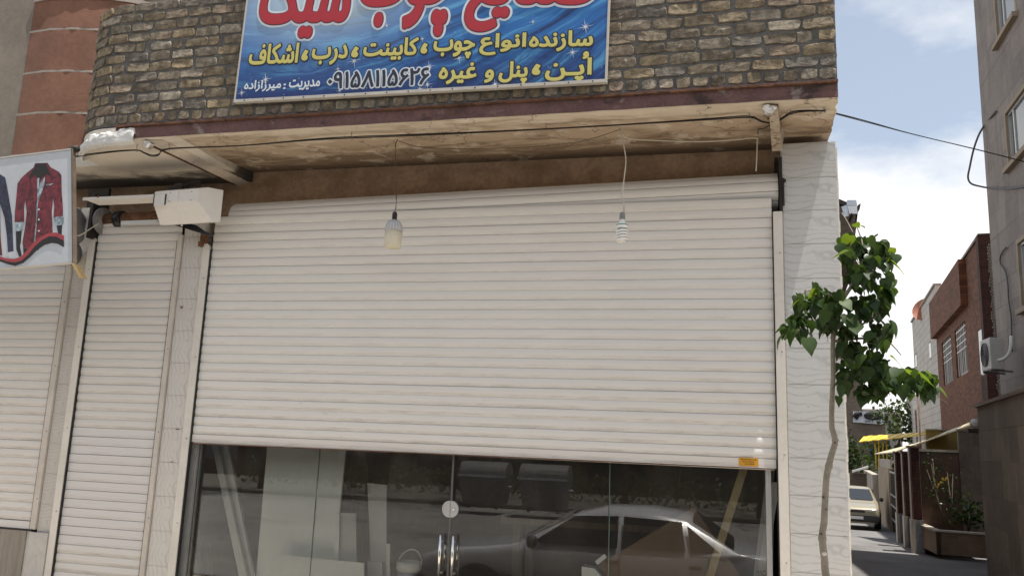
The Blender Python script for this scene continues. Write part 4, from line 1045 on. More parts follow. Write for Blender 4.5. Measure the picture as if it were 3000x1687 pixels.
b2 = [(545, 940), (490, 910), (440, 903), (380, 920), (320, 960), (260, 1020), (200, 1072), (130, 1098), (60, 1082), (0, 1060)]
ext_l = [(-300, 930), (-200, 950), (-100, 985)]
wv = printed('printed_wave', ext_l + top_ + b1 + [(-100, 1010), (-200, 975), (-300, 955)], 'print_red', .0034)
printed('printed_wave', [(-300, 955), (-200, 975), (-100, 1010)] + b1[::-1] + b2 + [(-100, 1030), (-200, 1000), (-300, 980)], 'print_black', .0038, wv)

# ================================================================== LAMPS, CABLES
jar = thing('hanging_lamp', 'jar-shaped milky hanging lamp on a thin flex in front of the shutter', 'lamp', onY(1150, 727, -.46))
jx, jy = WL[jar].x, -.46; jz = WL[jar].z
prof = [(.050, 0), (.058, .006), (.060, .02), (.064, .07), (.065, .125)]
MB().lathe((jx, jy, jz), [(0, .0)] + prof, 28).build('milky_body', M['milky'], jar)
MB().lathe((jx, jy, jz), [(.065, .126), (.064, .15), (.058, .18), (.044, .20), (.024, .212), (.016, .216)], 28).build('clear_shoulder', M['jar_glass'], jar)
MB().lathe((jx, jy, jz), [(.018, .205), (.019, .255), (.014, .27), (.004, .276), (0, .276)], 16).build('lamp_socket', M['black_plastic'], jar)
MB().lathe((jx, jy, jz), [(.0, .126), (.03, .126), (.024, .15), (.012, .2), (0, .2)], 16).build('inner_bulb', M['milky'], jar)
hook1 = Vector((onZ(1172, 415, 3.79).x, -.46, 3.79))
f1 = smooth_path([(jx, jy, jz + .275), (jx + .004, jy, jz + .4), (hook1.x - .012, jy, hook1.z - .1), hook1], 5)
MB().tube(f1, .0022, 6).tube([p + Vector((.005 * math.sin(i * .9), 0, 0)) for i, p in enumerate(f1)], .0018, 6).build('flex', M['wire_brown'], jar)
cfl = thing('hanging_lamp', 'spiral energy-saving bulb hanging on a twisted pale flex', 'lamp', onY(1822, 712, -.46))
cx, cy_, cz = WL[cfl].x, -.46, WL[cfl].z
hel = []
for i in range(96):
    a = i / 95; ang = a * 2 * PI * 4.6; r = .034 * (1 - .35 * max(0, (.12 - a) / .12)); hel.append((cx + r * math.cos(ang), cy_ + r * math.sin(ang), cz + .008 + a * .092))
MB().tube(hel, .0078, 8).build('spiral_tube', M['cfl_white'], cfl)
MB().lathe((cx, cy_, cz), [(0, .006), (.022, .01), (.024, .1), (0, .1)], 14).build('tube_core', M['cfl_white'], cfl)
MB().lathe((cx, cy_, cz), [(.037, .102), (.038, .112), (.038, .128), (.034, .135), (.02, .15), (.018, .17), (0, .17)], 22).build('lamp_base', M['cfl_white'], cfl)
MB().lathe((cx, cy_, cz), [(.0385, .121), (.0388, .123), (.0388, .127), (.0375, .128)], 22).build('green_ring', M['green_ring'], cfl)
MB().lathe((cx, cy_, cz), [(.020, .165), (.019, .205), (.012, .215), (0, .215)], 14).build('lamp_socket', M['grey_steel'], cfl)
hook2 = Vector((onZ(1822, 395, 3.785).x, -.42, 3.785))
pA = [onY(1822, 640, -.46), onY(1828, 600, -.45), onY(1822, 570, -.45), onY(1829, 520, -.44), onY(1833, 460, -.43), hook2]
pth = smooth_path(pA, 6)
MB().tube(pth, .0042, 6).tube([p + Vector((.009 * math.sin(i * .55) * (1 - i / len(pth)), .003, 0)) for i, p in enumerate(pth)], .003, 6).build('flex', M['wire_pale'], cfl)
rt = smooth_path([hook2 + Vector((.0, 0, 0)), onY(1840, 405, -.36), onY(1950, 413, -.30), onY(2060, 415, -.22), onY(2150, 410, -.15), onY(2213, 405, -.12), onY(2218, 420, -.1), onY(2217, 460, -.08), onY(2215, 502, -.05)], 5)
wl = MB().tube(rt, .0045, 6).build('flex_lead', M['wire_pale'])
tag(wl, 'pale flex strung across the soffit to the shutter coil', 'wire')
tw = smooth_path([hook1 + Vector((.0, 0, -.012)), onY(1240, 432, -.44), onY(1400, 436, -.42), onY(1560, 430, -.42), onY(1700, 415, -.42), hook2 + Vector((0, 0, -.008))], 5)
tag(MB().tube(tw, .0022, 6).build('flex_lead', M['wire_brown']), 'thin brown wire sagging between the two lamp hooks under the soffit', 'wire')
# twin black cable clipped along the soffit and slung over the lane
cb = thing('overhead_cable', 'twin black cable clipped under the soffit and slung across the lane', 'cable', (0, -.56, 3.76))
zc_ = 3.752
def cab(px, py, z=zc_): p = onZ(px, py, z); return p
cpts = [onY(120, 475, -.9), onY(215, 461, -.62)] + [cab(*q) for q in ((330, 446), (400, 441), (420, 448), (443, 458), (465, 455), (495, 437), (700, 428), (900, 412), (1030, 405), (1300, 394), (1600, 379), (1900, 362), (2100, 350), (2196, 345), (2230, 357), (2262, 361), (2290, 350), (2317, 334), (2360, 327), (2415, 326))]
apt_h = math.radians(1.93)
far_end = onT(3080, 498, 14.5)
cpts2 = [Vector(cpts[-1])] + [onT(2451, 335, 6.3), onT(2560, 364, 7.6), onT(2679, 395, 9.0), onT(2853, 437, 11.0), onT(3000, 475, 13.2), far_end]
full = smooth_path(cpts, 4)[:-1] + smooth_path(cpts2, 6)
MB().tube(full, .0042, 6).build('cable_strand', M['cable'], cb)
MB().tube([p + Vector((0, .004, .008 + .004 * math.sin(i * .35))) for i, p in enumerate(full)], .0042, 6).build('cable_strand', M['cable'], cb)
for px, py in ((400, 441), (495, 437), (1030, 405), (1600, 379), (2196, 345), (2317, 334), (2415, 326)):
    p = cab(px, py); zs_ = z_right(p.x, p.y) if p.x > XR else z_left(p.x, p.y)
    MB().tube([p + Vector((.0, .0, -.014)), p + Vector((.008, 0, -.008)), p + Vector((.006, 0, .01)), p + Vector((-.002, 0, .016)), Vector((p.x, p.y, zs_ + .02))], .0024, 5).build('cable_nail', M['grey_steel'], cb)
tail = smooth_path([cab(2262, 361), onY(2250, 370, -.35), onY(2235, 378, -.33), onY(2222, 378, -.3), onY(2221, 395, -.28)], 5)
MB().tube(tail, .003, 6).build('cable_tail', M['cable'], cb)

# ================================================================== GLASS FRONT AND WORKSHOP
GY = .075
def gx(px, py): return onY(px, py, GY).x
xj = [gx(575, 1400), gx(922, 1500), gx(1320, 1500), gx(1784, 1520), gx(2244, 1500)]
fr_ = thing('shop_window', 'fixed glass pane left of the glass doors with boards behind it', 'window', ((xj[0] + xj[1]) / 2, GY, 0))
MB().box(xj[0], xj[1] - .004, GY, GY + .008, .01, 2.3).build('pane', M['glass'], fr_)
MB().box(xj[0] - .05, xj[0], GY - .03, GY + .03, 0, 2.35).build('jamb_profile', M['alu'], fr_)
MB().box(xj[0] - .085, xj[0] - .05, GY - .05, GY + .03, 0, 2.35).build('rubber_seal', M['seal'], fr_)
MB().box(xj[1] - .004, xj[1] - .0015, GY - .001, GY + .012, .01, 2.3).build('pane_edge', M['glass_edge'], fr_)
fr2 = thing('shop_window', 'fixed glass pane at the right end with a pale batten behind it', 'window', ((xj[3] + xj[4]) / 2, GY, 0))
MB().box(xj[3] + .004, xj[4], GY, GY + .008, .01, 2.3).build('pane', M['glass'], fr2)
MB().box(xj[3], xj[3] + .0035, GY - .001, GY + .012, .01, 2.3).build('pane_edge', M['glass_edge'], fr2)
MB().box(xj[4], xj[4] + .035, GY - .03, GY + .03, 0, 2.35).build('jamb_profile', M['alu'], fr2)
for (a, b, side, lb) in ((xj[1], xj[2], 1, 'left frameless glass door with chrome pull handle and half of the round lock'), (xj[2], xj[3], -1, 'right frameless glass door reflecting the parked car'),):
    d = thing('glass_door', lb, 'door', ((a + b) / 2, GY, 0), 'frameless glass doors under the shutter')
    MB().box(a + .004, b - .004, GY, GY + .008, .02, 2.3).build('pane', M['glass'], d)
    xe = b - .004 if side > 0 else a + .004; hx = xe - side * .045
    MB().box(xe - .001, xe + .003, GY - .002, GY + .011, .02, 2.3).build('pane_edge', M['grey_steel'], d)
    zl = onY(1318, 1490, GY).z
    # half-round lock plate
    pts = [(xe + side * .002, GY - .0005, zl + .06)] + [(xe - side * (.002 + .058 * math.sin(PI * i / 14)), GY - .0005, zl + .06 * math.cos(PI * i / 14)) for i in range(1, 14)] + [(xe + side * .002, GY - .0005, zl - .06)]
    lk = MB().prism(pts, (0, -.012, 0)).build('lock_plate', M['alu'], d)
    if side < 0:
        MB().lathe((xe + .022, GY - .0125, zl), [(0, -.008), (.009, -.008), (.011, 0)], 14, 'Y').build('keyhole', M['chrome'], lk)
    zt1 = onY(1295, 1565, GY - .05).z
    for yy in (GY - .055, GY + .06):
        MB().tube([(hx, yy, .62), (hx, yy, zt1)], .0125, 12).build('pull_handle', M['chrome'], d)
    for zz in (zt1 - .05, zt1 - .27): MB().tube([(hx, GY - .055, zz), (hx, GY + .06, zz)], .009, 10).build('handle_stud', M['chrome'], d)
# things leaning and standing inside
def board(name, label, cat, pts, y0, y1, th, m, group=None, top_y=None):
    """flat board: picture corners (top-left, top-right, bottom-right, bottom-left); stands at y0 (foot) leaning to y1 (head)"""
    q = []
    for i, (px, py) in enumerate(pts):
        q.append(onY(px, py, y1 if i < 2 else y0))
    n = (q[1] - q[0]).cross(q[3] - q[0]).normalized()
    if n.y < 0: n = -n
    mb = MB().prism(q, n * th); o = mb.build(name, m); return tag(o, label, cat, group)
def down(p, q, z=.012):                             # carry an edge on down to the floor
    p, q = Vector(p), Vector(q); t = (z - p.z) / (q.z - p.z); return p + (q - p) * t
def plank(name, label, cat, tl, tr, bl, br, yb, yt, th, m, group=None):
    """board measured at its visible head and at the picture's foot, carried on to the floor"""
    a, b = onY(*tl, yt), onY(*tr, yt); c, d = onY(*br, yb), onY(*bl, yb)
    c2, d2 = down(b, c), down(a, d)
    n = (b - a).cross(d2 - a).normalized(); n = -n if n.y < 0 else n
    # carry the head up behind the shutter too
    a2, b2 = a + (a - d2).normalized() * .35, b + (b - c2).normalized() * .35
    return tag(MB().prism([a2, b2, c2, d2], n * th).build(name, m), label, cat, group)
G1 = 'boards leaning inside the workshop'
plank('plank', 'pale grey plank leaning left, the nearer of the slanting pair', 'plank', (620, 1300), (637, 1300), (700, 1687), (722, 1687), .30, .34, .03, M['alu_board'])
plank('plank', 'grey and white plank leaning right behind the slanting pair', 'plank', (640, 1303), (668, 1305), (714, 1687), (742, 1687), .36, .40, .03, M['alu_board'])
plank('plank', 'brown timber slat standing by the left pane edge', 'plank', (577, 1400), (588, 1400), (600, 1687), (622, 1687), .5, .45, .02, M['brown_wood'])
plank('plank', 'thin brown slat beside the left jamb, nearest the glass', 'plank', (568, 1460), (574, 1460), (575, 1687), (590, 1687), .35, .3, .02, M['brown_wood'])
plank('plank', 'short pale slat low at the left jamb', 'plank', (553, 1590), (560, 1590), (566, 1687), (584, 1687), .28, .24, .02, M['alu_board'])
plank('panel', 'tall white panel standing behind the glass joint', 'panel', (783, 1306), (1013, 1318), (750, 1687), (975, 1687), .42, .44, .02, M['melamine'])
plank('panel', 'grey-brown panel edge beside the tall white panel', 'panel', (1026, 1322), (1072, 1325), (1030, 1687), (1090, 1687), .95, 1.0, .02, M['brown_wood'])
def cut_board(name, label, cat, tl, tr, bl, br, yb, yt, th, m):
    a, b = onY(*tl, yt), onY(*tr, yt); c, d = onY(*br, yb), onY(*bl, yb)
    c2, d2 = down(b, c), down(a, d); n = (b - a).cross(d2 - a).normalized(); n = -n if n.y < 0 else n
    return tag(MB().prism([a, b, c2, d2], n * th).build(name, m), label, cat)
cut_board('panel', 'low white panel lying against the tall white one', 'panel', (796, 1622), (1066, 1648), (794, 1687), (1066, 1687), .20, .22, .02, M['melamine'])
cut_board('panel', 'grey board with a bright edge beside the tall white panel', 'panel', (985, 1501), (1042, 1503), (976, 1687), (1045, 1687), .36, .38, .02, M['grey_board'])
cut_board('panel', 'white edge strip of the grey board', 'panel', (982, 1503), (994, 1503), (978, 1640), (992, 1640), .33, .34, .02, M['melamine'])
cut_board('panel', 'pale grey board standing left of the bucket', 'panel', (1076, 1414), (1132, 1420), (1088, 1687), (1132, 1687), .50, .55, .02, M['grey_board'])
cut_board('panel', 'narrow white strip standing beside the bucket', 'panel', (1132, 1592), (1142, 1592), (1132, 1687), (1141, 1687), .45, .46, .02, M['alu_board'])
cut_board('panel', 'low grey board in front of the brown panel edge', 'panel', (1076, 1643), (1120, 1645), (1076, 1687), (1120, 1687), .4, .41, .02, M['grey_board'])
# brown fibreboard, tipped on its corner
q = [onY(2034, 1484, .55), down(onY(2034, 1484, .55), onY(2170, 1687, .50)), down(onY(1752, 1655, .55), onY(1800, 1720, .5))]
a = onY(1752, 1655, .55)
mb = MB().prism([q[0], q[1], q[2], a], (0, .006, 0)); tag(mb.build('fibreboard', M['mdf']), 'brown fibreboard sheet tipped on one corner inside the right door', 'board')
board('panel', 'white offcut tilted at the tip of the brown fibreboard', 'panel', [(1743, 1643), (1770, 1622), (1777, 1632), (1750, 1654)], .5, .5, .02, M['melamine'])
plank('batten', 'pale pine batten leaning across the right pane', 'batten', (2166, 1376), (2190, 1376), (2068, 1687), (2092, 1687), .40, .2, .03, M['pine'])
wp = plank('panel', 'white lettered profile leaning at the right jamb', 'panel', (2238, 1560), (2262, 1560), (2218, 1687), (2242, 1687), .26, .22, .02, M['alu_board'])
plank('panel', 'tall pale glass offcut leaning in the right corner', 'panel', (2252, 1380), (2264, 1380), (2222, 1600), (2262, 1600), .3, .25, .012, M['grey_board'])
def ssc(u, v, d): p = onY(2219 + u, 1686 - v, .215); return p
fit_text('profile_print', 'SSC', (0, 0, 24, 16), M['ink'], wp, 0, to3=ssc)
cut_board('block', 'small white block low behind the right glass door', 'box', (1704, 1658), (1742, 1664), (1704, 1687), (1762, 1687), .5, .5, .15, M['melamine'])
bk = thing('bucket', 'white plastic bucket with raised handle behind the left glass door', 'bucket', (onY(1198, 1660, .5).x, .5, .012))
bx = WL[bk].x; zr = onY(1198, 1643, .5).z; rr = .098
bk_base = max(.02, zr - .36)
MB().lathe((bx, .5, 0), [(0, bk_base), (.08, bk_base), (.088, zr - .09), (.0885, zr - .075)], 28).build('bucket_label', M['bucket_blue'], bk)
MB().lathe((bx, .5, 0), [(.0895, zr - .075), (.094, zr - .06), (.1, zr - .055), (.1, zr - .015), (.097, zr - .012), (.098, zr), (.09, zr), (.088, zr - .05)], 28).build('bucket_rim', M['bucket'], bk)
hd = [(bx - .1 * math.cos(PI * i / 16) + .03 * math.sin(PI * i / 16), .5 - .02 * math.sin(PI * i / 16), zr - .03 + .125 * math.sin(PI * i / 16)) for i in range(17)]
MB().tube(hd, .005, 8).build('handle', M['bucket'], bk)
tag(MB().box(bx - .14, bx + .14, .4, .66, .011, bk_base).build('crate', M['mdf'], bevel=.004), 'brown box the bucket stands on inside the shop', 'box')
# a workbench deep in the room
wb = thing('workbench', 'dark workbench deep inside the workshop', 'bench', (-1.2, 2.6, .01))
MB().box(-2.2, -.3, 2.2, 3.0, .8, .86).build('bench_top', M['brown_wood'], wb)
for x in (-2.1, -.45):
    for y in (2.3, 2.85): MB().box(x, x + .08, y, y + .08, .01, .8).build('leg', M['brown_wood'], wb)

# ================================================================== LEFT NEIGHBOUR (rounded corner building)
nbd = thing('corner_building', 'neighbouring building with a rounded red and beige pebble-rendered corner', 'building', (-6.62, 1.78, 0))
ccx, ccy, R0 = -6.62, 1.78, 1.48
def cyl_panel(a0, a1, z0, z1, r, n=10, th=.06):
    mb = MB(); n = max(n, 20); A = [math.radians(a0 + (a1 - a0) * i / n) for i in range(n + 1)]
    ring = lambda rr, zz: [(ccx + rr * math.cos(a), ccy + rr * math.sin(a), zz) for a in A]
    q = list(range(n))
    mb.add(ring(r, z0) + ring(r, z1), [(i, i + 1, n + 2 + i, n + 1 + i) for i in q], True)
    mb.add(ring(r, z0) + ring(r - th, z0), [(i + 1, i, n + 1 + i, n + 2 + i) for i in q])
    mb.add(ring(r, z1) + ring(r - th, z1), [(i, i + 1, n + 2 + i, n + 1 + i) for i in q])
    for i in (0, n): mb.add([ring(r, z0)[i], ring(r, z1)[i], ring(r - th, z1)[i], ring(r - th, z0)[i]], [(0, 1, 2, 3)])
    return mb
def ang_at(px, py):
    """where the sight line meets the rounded wall"""
    d = ray(px, py); dx, dy = d.x, d.y; ox, oy = CAM.x - ccx, CAM.y - ccy
    A_, B_, C_ = dx * dx + dy * dy, 2 * (ox * dx + oy * dy), ox * ox + oy * oy - R0 * R0
    disc = B_ * B_ - 4 * A_ * C_
    k = (-B_ - math.sqrt(max(disc, 0))) / (2 * A_); p = CAM + d * k
    return math.degrees(math.atan2(p.y - ccy, p.x - ccx)), p.z
zl = [ang_at(190, 84)[1], ang_at(190, 207)[1], ang_at(190, 329)[1]]
ztop = ang_at(270, -6)[1]
joints = [ztop, zl[0], zl[1], zl[2], zl[2] - .43, zl[2] - .86, zl[2] - 1.3]
ab = ang_at(70, 222)[0]
for z1, z0 in zip(joints[:-1], joints[1:]):
    cyl_panel(ab, 60, z0 + .012, z1 - .012, R0).build('red_panel', M['red_render'], nbd)
    cyl_panel(-178, ab - .15, z0 + .012, z1 - .012 + (.7 if z1 == ztop else 0), R0, 14).build('beige_panel', M['beige_render'], nbd)
for z in joints[1:-1]: cyl_panel(-178, 60, z - .0115, z + .0115, R0 + .001, 24, .1).build('joint_strip', M['joint'], nbd)
cyl_panel(ab, 60, ztop - .012, ztop + .03, R0 + .015, 24, .25).build('coping', M['joint'], nbd)
cyl_panel(-178, ab, ztop + .69, ztop + .73, R0 + .015, 24, .25).build('coping', M['joint'], nbd)
mb = MB().lathe((ccx, ccy, 0), [(R0 - .1, 0), (R0 - .1, ztop - .05)], 32); mb.build('corner_core', M['beige_render'], nbd)
MB().box(-14, ccx, ccy - R0 + .02, 6, 3.4, ztop + .69).box(-14, ccx, ccy - R0 + .5, 6, -.5, 3.4).build('wall', M['beige_render'], nbd)
fb = thing('back_building', 'pale grey-beige building wall rising behind the brick parapet', 'building', (-6, 9, 0))
tb0, tb1 = onY(730, 4, 9), onY(330, -30, 9)
MB().box(-16, tb0.x + 1.2, 9, 15, -1, onY(735, 2, 9).z + .3).build('wall', M['far_beige'], fb)
MB().box(-16, tb0.x + 1.25, 8.94, 9, onY(735, 2, 9).z + .3, onY(735, 2, 9).z + .5).build('coping', M['joint'], fb)

# ================================================================== RIGHT SIDE OF THE LANE
def wall_frame(p, h):
    """local frame for a wall standing at plan point p whose run heads away at angle h right of +Y; s outward to the lane is -n"""
    a = Vector((math.sin(h), math.cos(h), 0)); n = Vector((math.cos(h), -math.sin(h), 0)); return Vector((p[0], p[1], 0)), a, n
class Wall:
    def __init__(s, p, h): s.o, s.a, s.n = wall_frame(p, h)
    def P(s, u, d, z): return s.o + s.a * u + s.n * d + Vector((0, 0, z))   # u along, d into the wall
    def hit(s, px, py, d=0):
        r = ray(px, py); o = s.o + s.n * d; k = (o - CAM).dot(s.n) / r.dot(s.n); p = CAM + r * k; return (p - s.o).dot(s.a), p.z
    def box(s, mb, u0, u1, d0, d1, z0, z1): return mb.obox(s.P(u0, d0, z0), s.a * (u1 - u0), s.n * (d1 - d0), (0, 0, z1 - z0))
# --- tall apartment block
pe = onT(2880, 400, 20.5)
W1 = Wall((pe.x, pe.y), apt_h)
apt = thing('apartment_building', 'tall pinkish-grey stone apartment block with tan framed windows', 'building', (pe.x, pe.y, 0))
AZ0, AZ1 = -.9, 13.5
W1.box(MB(), -12, -.002, .135, 6, AZ0, AZ1).build('wall', M['apt_stone'], apt)
# windows: two measured ones and their column mates
def win_from(pxl, pyt, pyb, wide):
    u1, zt_ = W1.hit(pxl, pyt); _, zb = W1.hit(pxl + 4, pyb); return u1, zb, zt_, wide
wins = []
uA, zbA = W1.hit(2925, 128); wins.append((uA, zbA, zbA + 1.55, max(.9, uA - W1.hit(2974, 30)[0])))
uB, ztB = W1.hit(2946, 336); _, zbB = W1.hit(2957, 490); wins.append((uB, zbB, ztB, 2.0))
uC, ztC = W1.hit(2982, 715); _, zbC = W1.hit(2996, 905); wins.append((uC, zbC, ztC, 1.8))
def hole_free(u0, u1, z0, z1):
    for (u, zb, zt_, w) in wins:
        if u1 > u - w - .1 and u0 < u + .1 and z1 > zb - .1 and z0 < zt_ + .1: return False
    return True
rg = random.Random(31)
cells = []
z = AZ0
ph, pw = .52, .85
while z < AZ1:
    u = 0 - (0 if rg.random() < .5 else .42); first = True
    u1 = 0.0
    while u1 > -6.5:
        u0 = u1 - (pw if not first or rg.random() < .5 else pw * .55); first = False
        cells.append((u0, u1, z, min(z + ph, AZ1))); u1 = u0
    z += ph
for (u0, u1, z0, z1) in cells:
    segs = [(u0, u1, z0, z1)]
    for (wu, zb, zt_, w) in wins:
        ns_ = []
        L_, R_, B_, T_ = wu - w - .09, wu + .09, zb - .02, zt_ + .1
        for (a, b, c, d) in segs:
            if b <= L_ or a >= R_ or d <= B_ or c >= T_: ns_.append((a, b, c, d)); continue
            if c < B_: ns_.append((a, b, c, B_)); c = B_
            if d > T_: ns_.append((a, b, T_, d)); d = T_
            if a < L_: ns_.append((a, L_, c, d))
            if b > R_: ns_.append((R_, b, c, d))
        segs = ns_
    for (a, b, c, d) in segs:
        if b - a < .03 or d - c < .03: continue
        W1.box(MB(), a + .002, b - .002, rg.uniform(-.002, .002), .134, c + .002, d - .002).build('stone_panel', M['apt_stone'], apt)
for (wu, zb, zt_, w) in wins:
    fr = W1.box(W1.box(W1.box(MB(), wu, wu + .09, -.015, .12, zb, zt_ + .09), wu - w - .09, wu - w, -.005, .12, zb, zt_ + .09), wu - w, wu, -.015, .12, zt_, zt_ + .09).build('window', M['apt_trim'], apt)
    W1.box(MB(), wu - w - .14, wu + .14, -.10, .12, zb - .10, zb).build('sill', M['apt_trim'], fr)
    W1.box(MB(), wu - w, wu, .062, .07, zb + .001, zt_ - .001).build('pane', M['win_glass'], fr)
    mb = MB(); f = .05
    W1.box(mb, wu - f, wu, .035, .061, zb, zt_); W1.box(mb, wu - w, wu - w + f, .035, .061, zb, zt_); W1.box(mb, wu - w + f, wu - f, .035, .061, zb, zb + f); W1.box(mb, wu - w + f, wu - f, .035, .061, zt_ - f, zt_)
    W1.box(mb, wu - .36 - f * .5, wu - .36 + f * .5, .037, .06, zb + f, zt_ - f)
    mb.build('frame', M['alu'], fr)
# lower projecting beige block with the toothed edge and the coiled cable
lb = (W1.hit(2893, 760)[0], W1.hit(2962, 760)[0])
zlb = W1.hit(2900, 716)[1]
# loop of grey cable on the apartment corner
loop = [(2918, 327), (2905, 340), (2888, 362), (2868, 395), (2852, 440), (2841, 490), (2836, 520), (2845, 538), (2870, 546), (2900, 551), (2930, 552), (2965, 552), (3010, 545)]
lp = []
for i, (px, py) in enumerate(loop):
    u, z = W1.hit(px, py, -.03) if not 2 <= i <= 8 else (None, None)
    if u is not None: lp.append(W1.P(min(u, -.02), -.03, z))
    else: p = onT(px, py, 20.3 - .0); lp.append(p)
tag(MB().tube(smooth_path(lp, 5), .022, 6).build('cable_loop', M['cable_grey']), 'grey cable hanging in a loop from the apartment block corner', 'cable')
# --- lower beige annex in front of the red house, ragged where the bricks end
tA = 22.6
def AB(mb, t0, t1, s0, s1, z0, z1): return mb.obox(AP(t0, s0, z0), AV * (t1 - t0), SV * (s1 - s0), (0, 0, z1 - z0))
ann = thing('annex_wall', 'beige stone annex wall between the apartment block and the red brick house', 'wall', AP(21.5, 3.6, -.6))
def st(px, py, t): p = onT(px, py, t); return ts(p)[1], p.z
sL, zT = st(2893, 716, 21.6); sR, _ = st(2990, 716, 21.6)
rg = random.Random(12); z = -.7; k = 0
AB(MB(), 21.62, 22.1, sL + .12, sR, -.7, zT).build('wall_core', M['apt_stone'], ann)
while z < zT - .05:
    h = min(.46, zT - z); u = sL + rg.uniform(.02, .1)
    while u < sR - .1:
        w = rg.choice((.55, .75, .9)); w = min(w, sR - u)
        AB(MB(), 21.6 - rg.uniform(0, .004), 21.63, u + .002, u + w - .002, z + .002, z + h - .002).build('stone_panel', M['wall_stone'] if k % 3 else M['apt_stone'], ann); u += w; k += 1
    z += h
mb = MB(); z = 1.5
while z < zT - .03:
    mb = AB(mb, 21.57, 21.61, sL + .02 - rg.uniform(.0, .05), sL + .16, z, z + .05); z += .07
mb.build('toothed_edge', M['apt_stone'], ann)
cw = [(2948, 725), (2938, 735), (2930, 755), (2932, 775), (2945, 795), (2952, 830), (2955, 880), (2962, 930), (2964, 990), (2966, 1030)]
tag(MB().tube(smooth_path([W1.P(W1.hit(px, py, -.03)[0], -.03, W1.hit(px, py, -.03)[1]) for px, py in cw], 4), .016, 6).build('wall_cable', M['cable_grey']), 'grey cable running down the apartment wall to the air conditioner', 'cable')
# --- air conditioner
acs0, acz0 = st(2878, 1078, 20.9); acs1, acz1 = st(2945, 1000, 20.9)
ac = thing('air_conditioner', 'white outdoor air conditioner unit on a bracket by the red brick house', 'air conditioner', AP(18.8, 3.3, acz0))
E0, E1, E2 = onT(2905, 1080, 18.55), onT(2876, 1076, 19.2), onT(2946, 1072, 18.72)
va, vb = E1 - E0, E2 - E0; va.z = vb.z = 0; hz_ = .63
MB().obox(E0, va, vb, (0, 0, hz_)).build('casing', M['white_plastic'], ac, bevel=.012)
nrm_ = Vector((va.y, -va.x, 0)).normalized(); nrm_ = nrm_ if nrm_.dot(vb) < 0 else -nrm_
fc = E0 + va * .56 + Vector((0, 0, hz_ * .5)) + nrm_ * .001
def disc(mb, c, r, nrm, th, seg=20):
    nrm = Vector(nrm).normalized(); a = nrm.orthogonal().normalized(); b = nrm.cross(a)
    return mb.prism([c + a * r * math.cos(2 * PI * i / seg) + b * r * math.sin(2 * PI * i / seg) for i in range(seg)], nrm * th)
gr_ = disc(MB(), fc, .24, nrm_, .012).build('fan_grille', M['ac_dark'], ac)
mb = MB(); ea = va.normalized()
for rr in (.06, .12, .18, .235):
    mb.tube([fc + nrm_ * .018 + ea * rr * math.cos(2 * PI * i / 20) + Vector((0, 0, rr * math.sin(2 * PI * i / 20))) for i in range(21)], .006, 5)
mb.build('guard_ring', M['grey_steel'], gr_)
MB().obox(E0 + va * .1 + Vector((0, 0, -.04)), va * .06, vb * 1.6, (0, 0, .038)).build('bracket', M['grey_steel'], ac)
MB().obox(E0 + va * .85 + Vector((0, 0, -.04)), va * .06, vb * 1.6, (0, 0, .038)).build('bracket', M['grey_steel'], ac)
MB().tube(smooth_path([onT(2924, 1056, 18.4), onT(2942, 1050, 18.35), onT(2956, 1035, 18.3), onT(2962, 1012, 18.3), onT(2963, 985, 18.35)], 5), .035, 8).build('pipe_duct', M['white_plastic'], ac)
# --- red brick house
rs0 = 3.66
red = thing('brick_house', 'two-storey mottled red brick house with barred windows beyond the apartment block', 'house', AP(28, rs0, -1))
W2 = Wall(AP(0, rs0, 0)[:2], HA)
def w2(px, py): return W2.hit(px, py)
tn, zr1 = w2(2866, 713); tf, zr0 = w2(2737, 878)
zr_ = (zr1 + zr0) / 2
tn = max(tn, 22.3)
wz = []
for (xa, ya, xb, yb) in ((2765, 990, 2793, 1118), (2803, 945, 2836, 1085)):
    a, zt_ = w2((xa + xb) / 2, ya); u_far, _ = w2(xa, yb); u_near, zb = w2(xb, yb); wz.append((u_near, u_far, zb, zt_))
za, zb_ = min(w[2] for w in wz), max(w[3] for w in wz)
zmid0 = sum(w[2] for w in wz) / 2; zmid1 = zb_
mb = MB()
def W2b(mb, u0, u1, d0, d1, z0, z1): return W2.box(mb, u0, u1, d0, d1, z0, z1)
cuts = sorted([(w[0], w[1]) for w in wz])
tn2 = tn
W2b(mb, tn2, tf, 0, .25, zmid1, zr_); W2b(mb, tn2, tf, 0, .25, -1.6, zmid0)
prev = tn2
for a, b in cuts: W2b(mb, prev, a, 0, .25, zmid0, zmid1); prev = b
W2b(mb, prev, tf, 0, .25, zmid0, zmid1); W2b(mb, tn2, tf, .25, 5, -1.6, zr_ - .02)
def local_wall(mb, name, m, parent, W, u):
    """a wall mesh whose own axes follow the wall, so that the brick bond runs along it"""
    o0 = W.P(u, 0, 0)
    R = Matrix((( W.a.x, W.a.y, 0), (W.n.x, W.n.y, 0), (0, 0, 1)))
    mb.v = [R @ (v - o0) for v in mb.v]
    mb.f = [list(f) for f in mb.f]
    o = bpy.data.objects.new(name, mb.mesh(name, m, Vector())); COL.objects.link(o)
    if W.a.cross(W.n).z < 0: o.data.flip_normals()
    ax = Matrix(((W.a.x, W.n.x, 0), (W.a.y, W.n.y, 0), (0, 0, 1)))
    # a x n points down, so mirror n to keep a proper rotation
    for v in o.data.vertices: v.co.y = -v.co.y
    o.data.update()
    o.rotation_euler = (0, 0, math.atan2(W.a.y, W.a.x)); place(o, o0, parent); return o
rw = local_wall(mb, 'wall', M['red_brick'], red, W2, tn2)
mb = W2b(MB(), tn2 - .32, tn2 - .005, -.06, .5, -1.6, zr_ + .03); Wc = Wall(AP(tn2, rs0, 0)[:2], HA + PI / 2)
local_wall(mb, 'end_pilaster', M['dark_red'], red, Wc, 0)
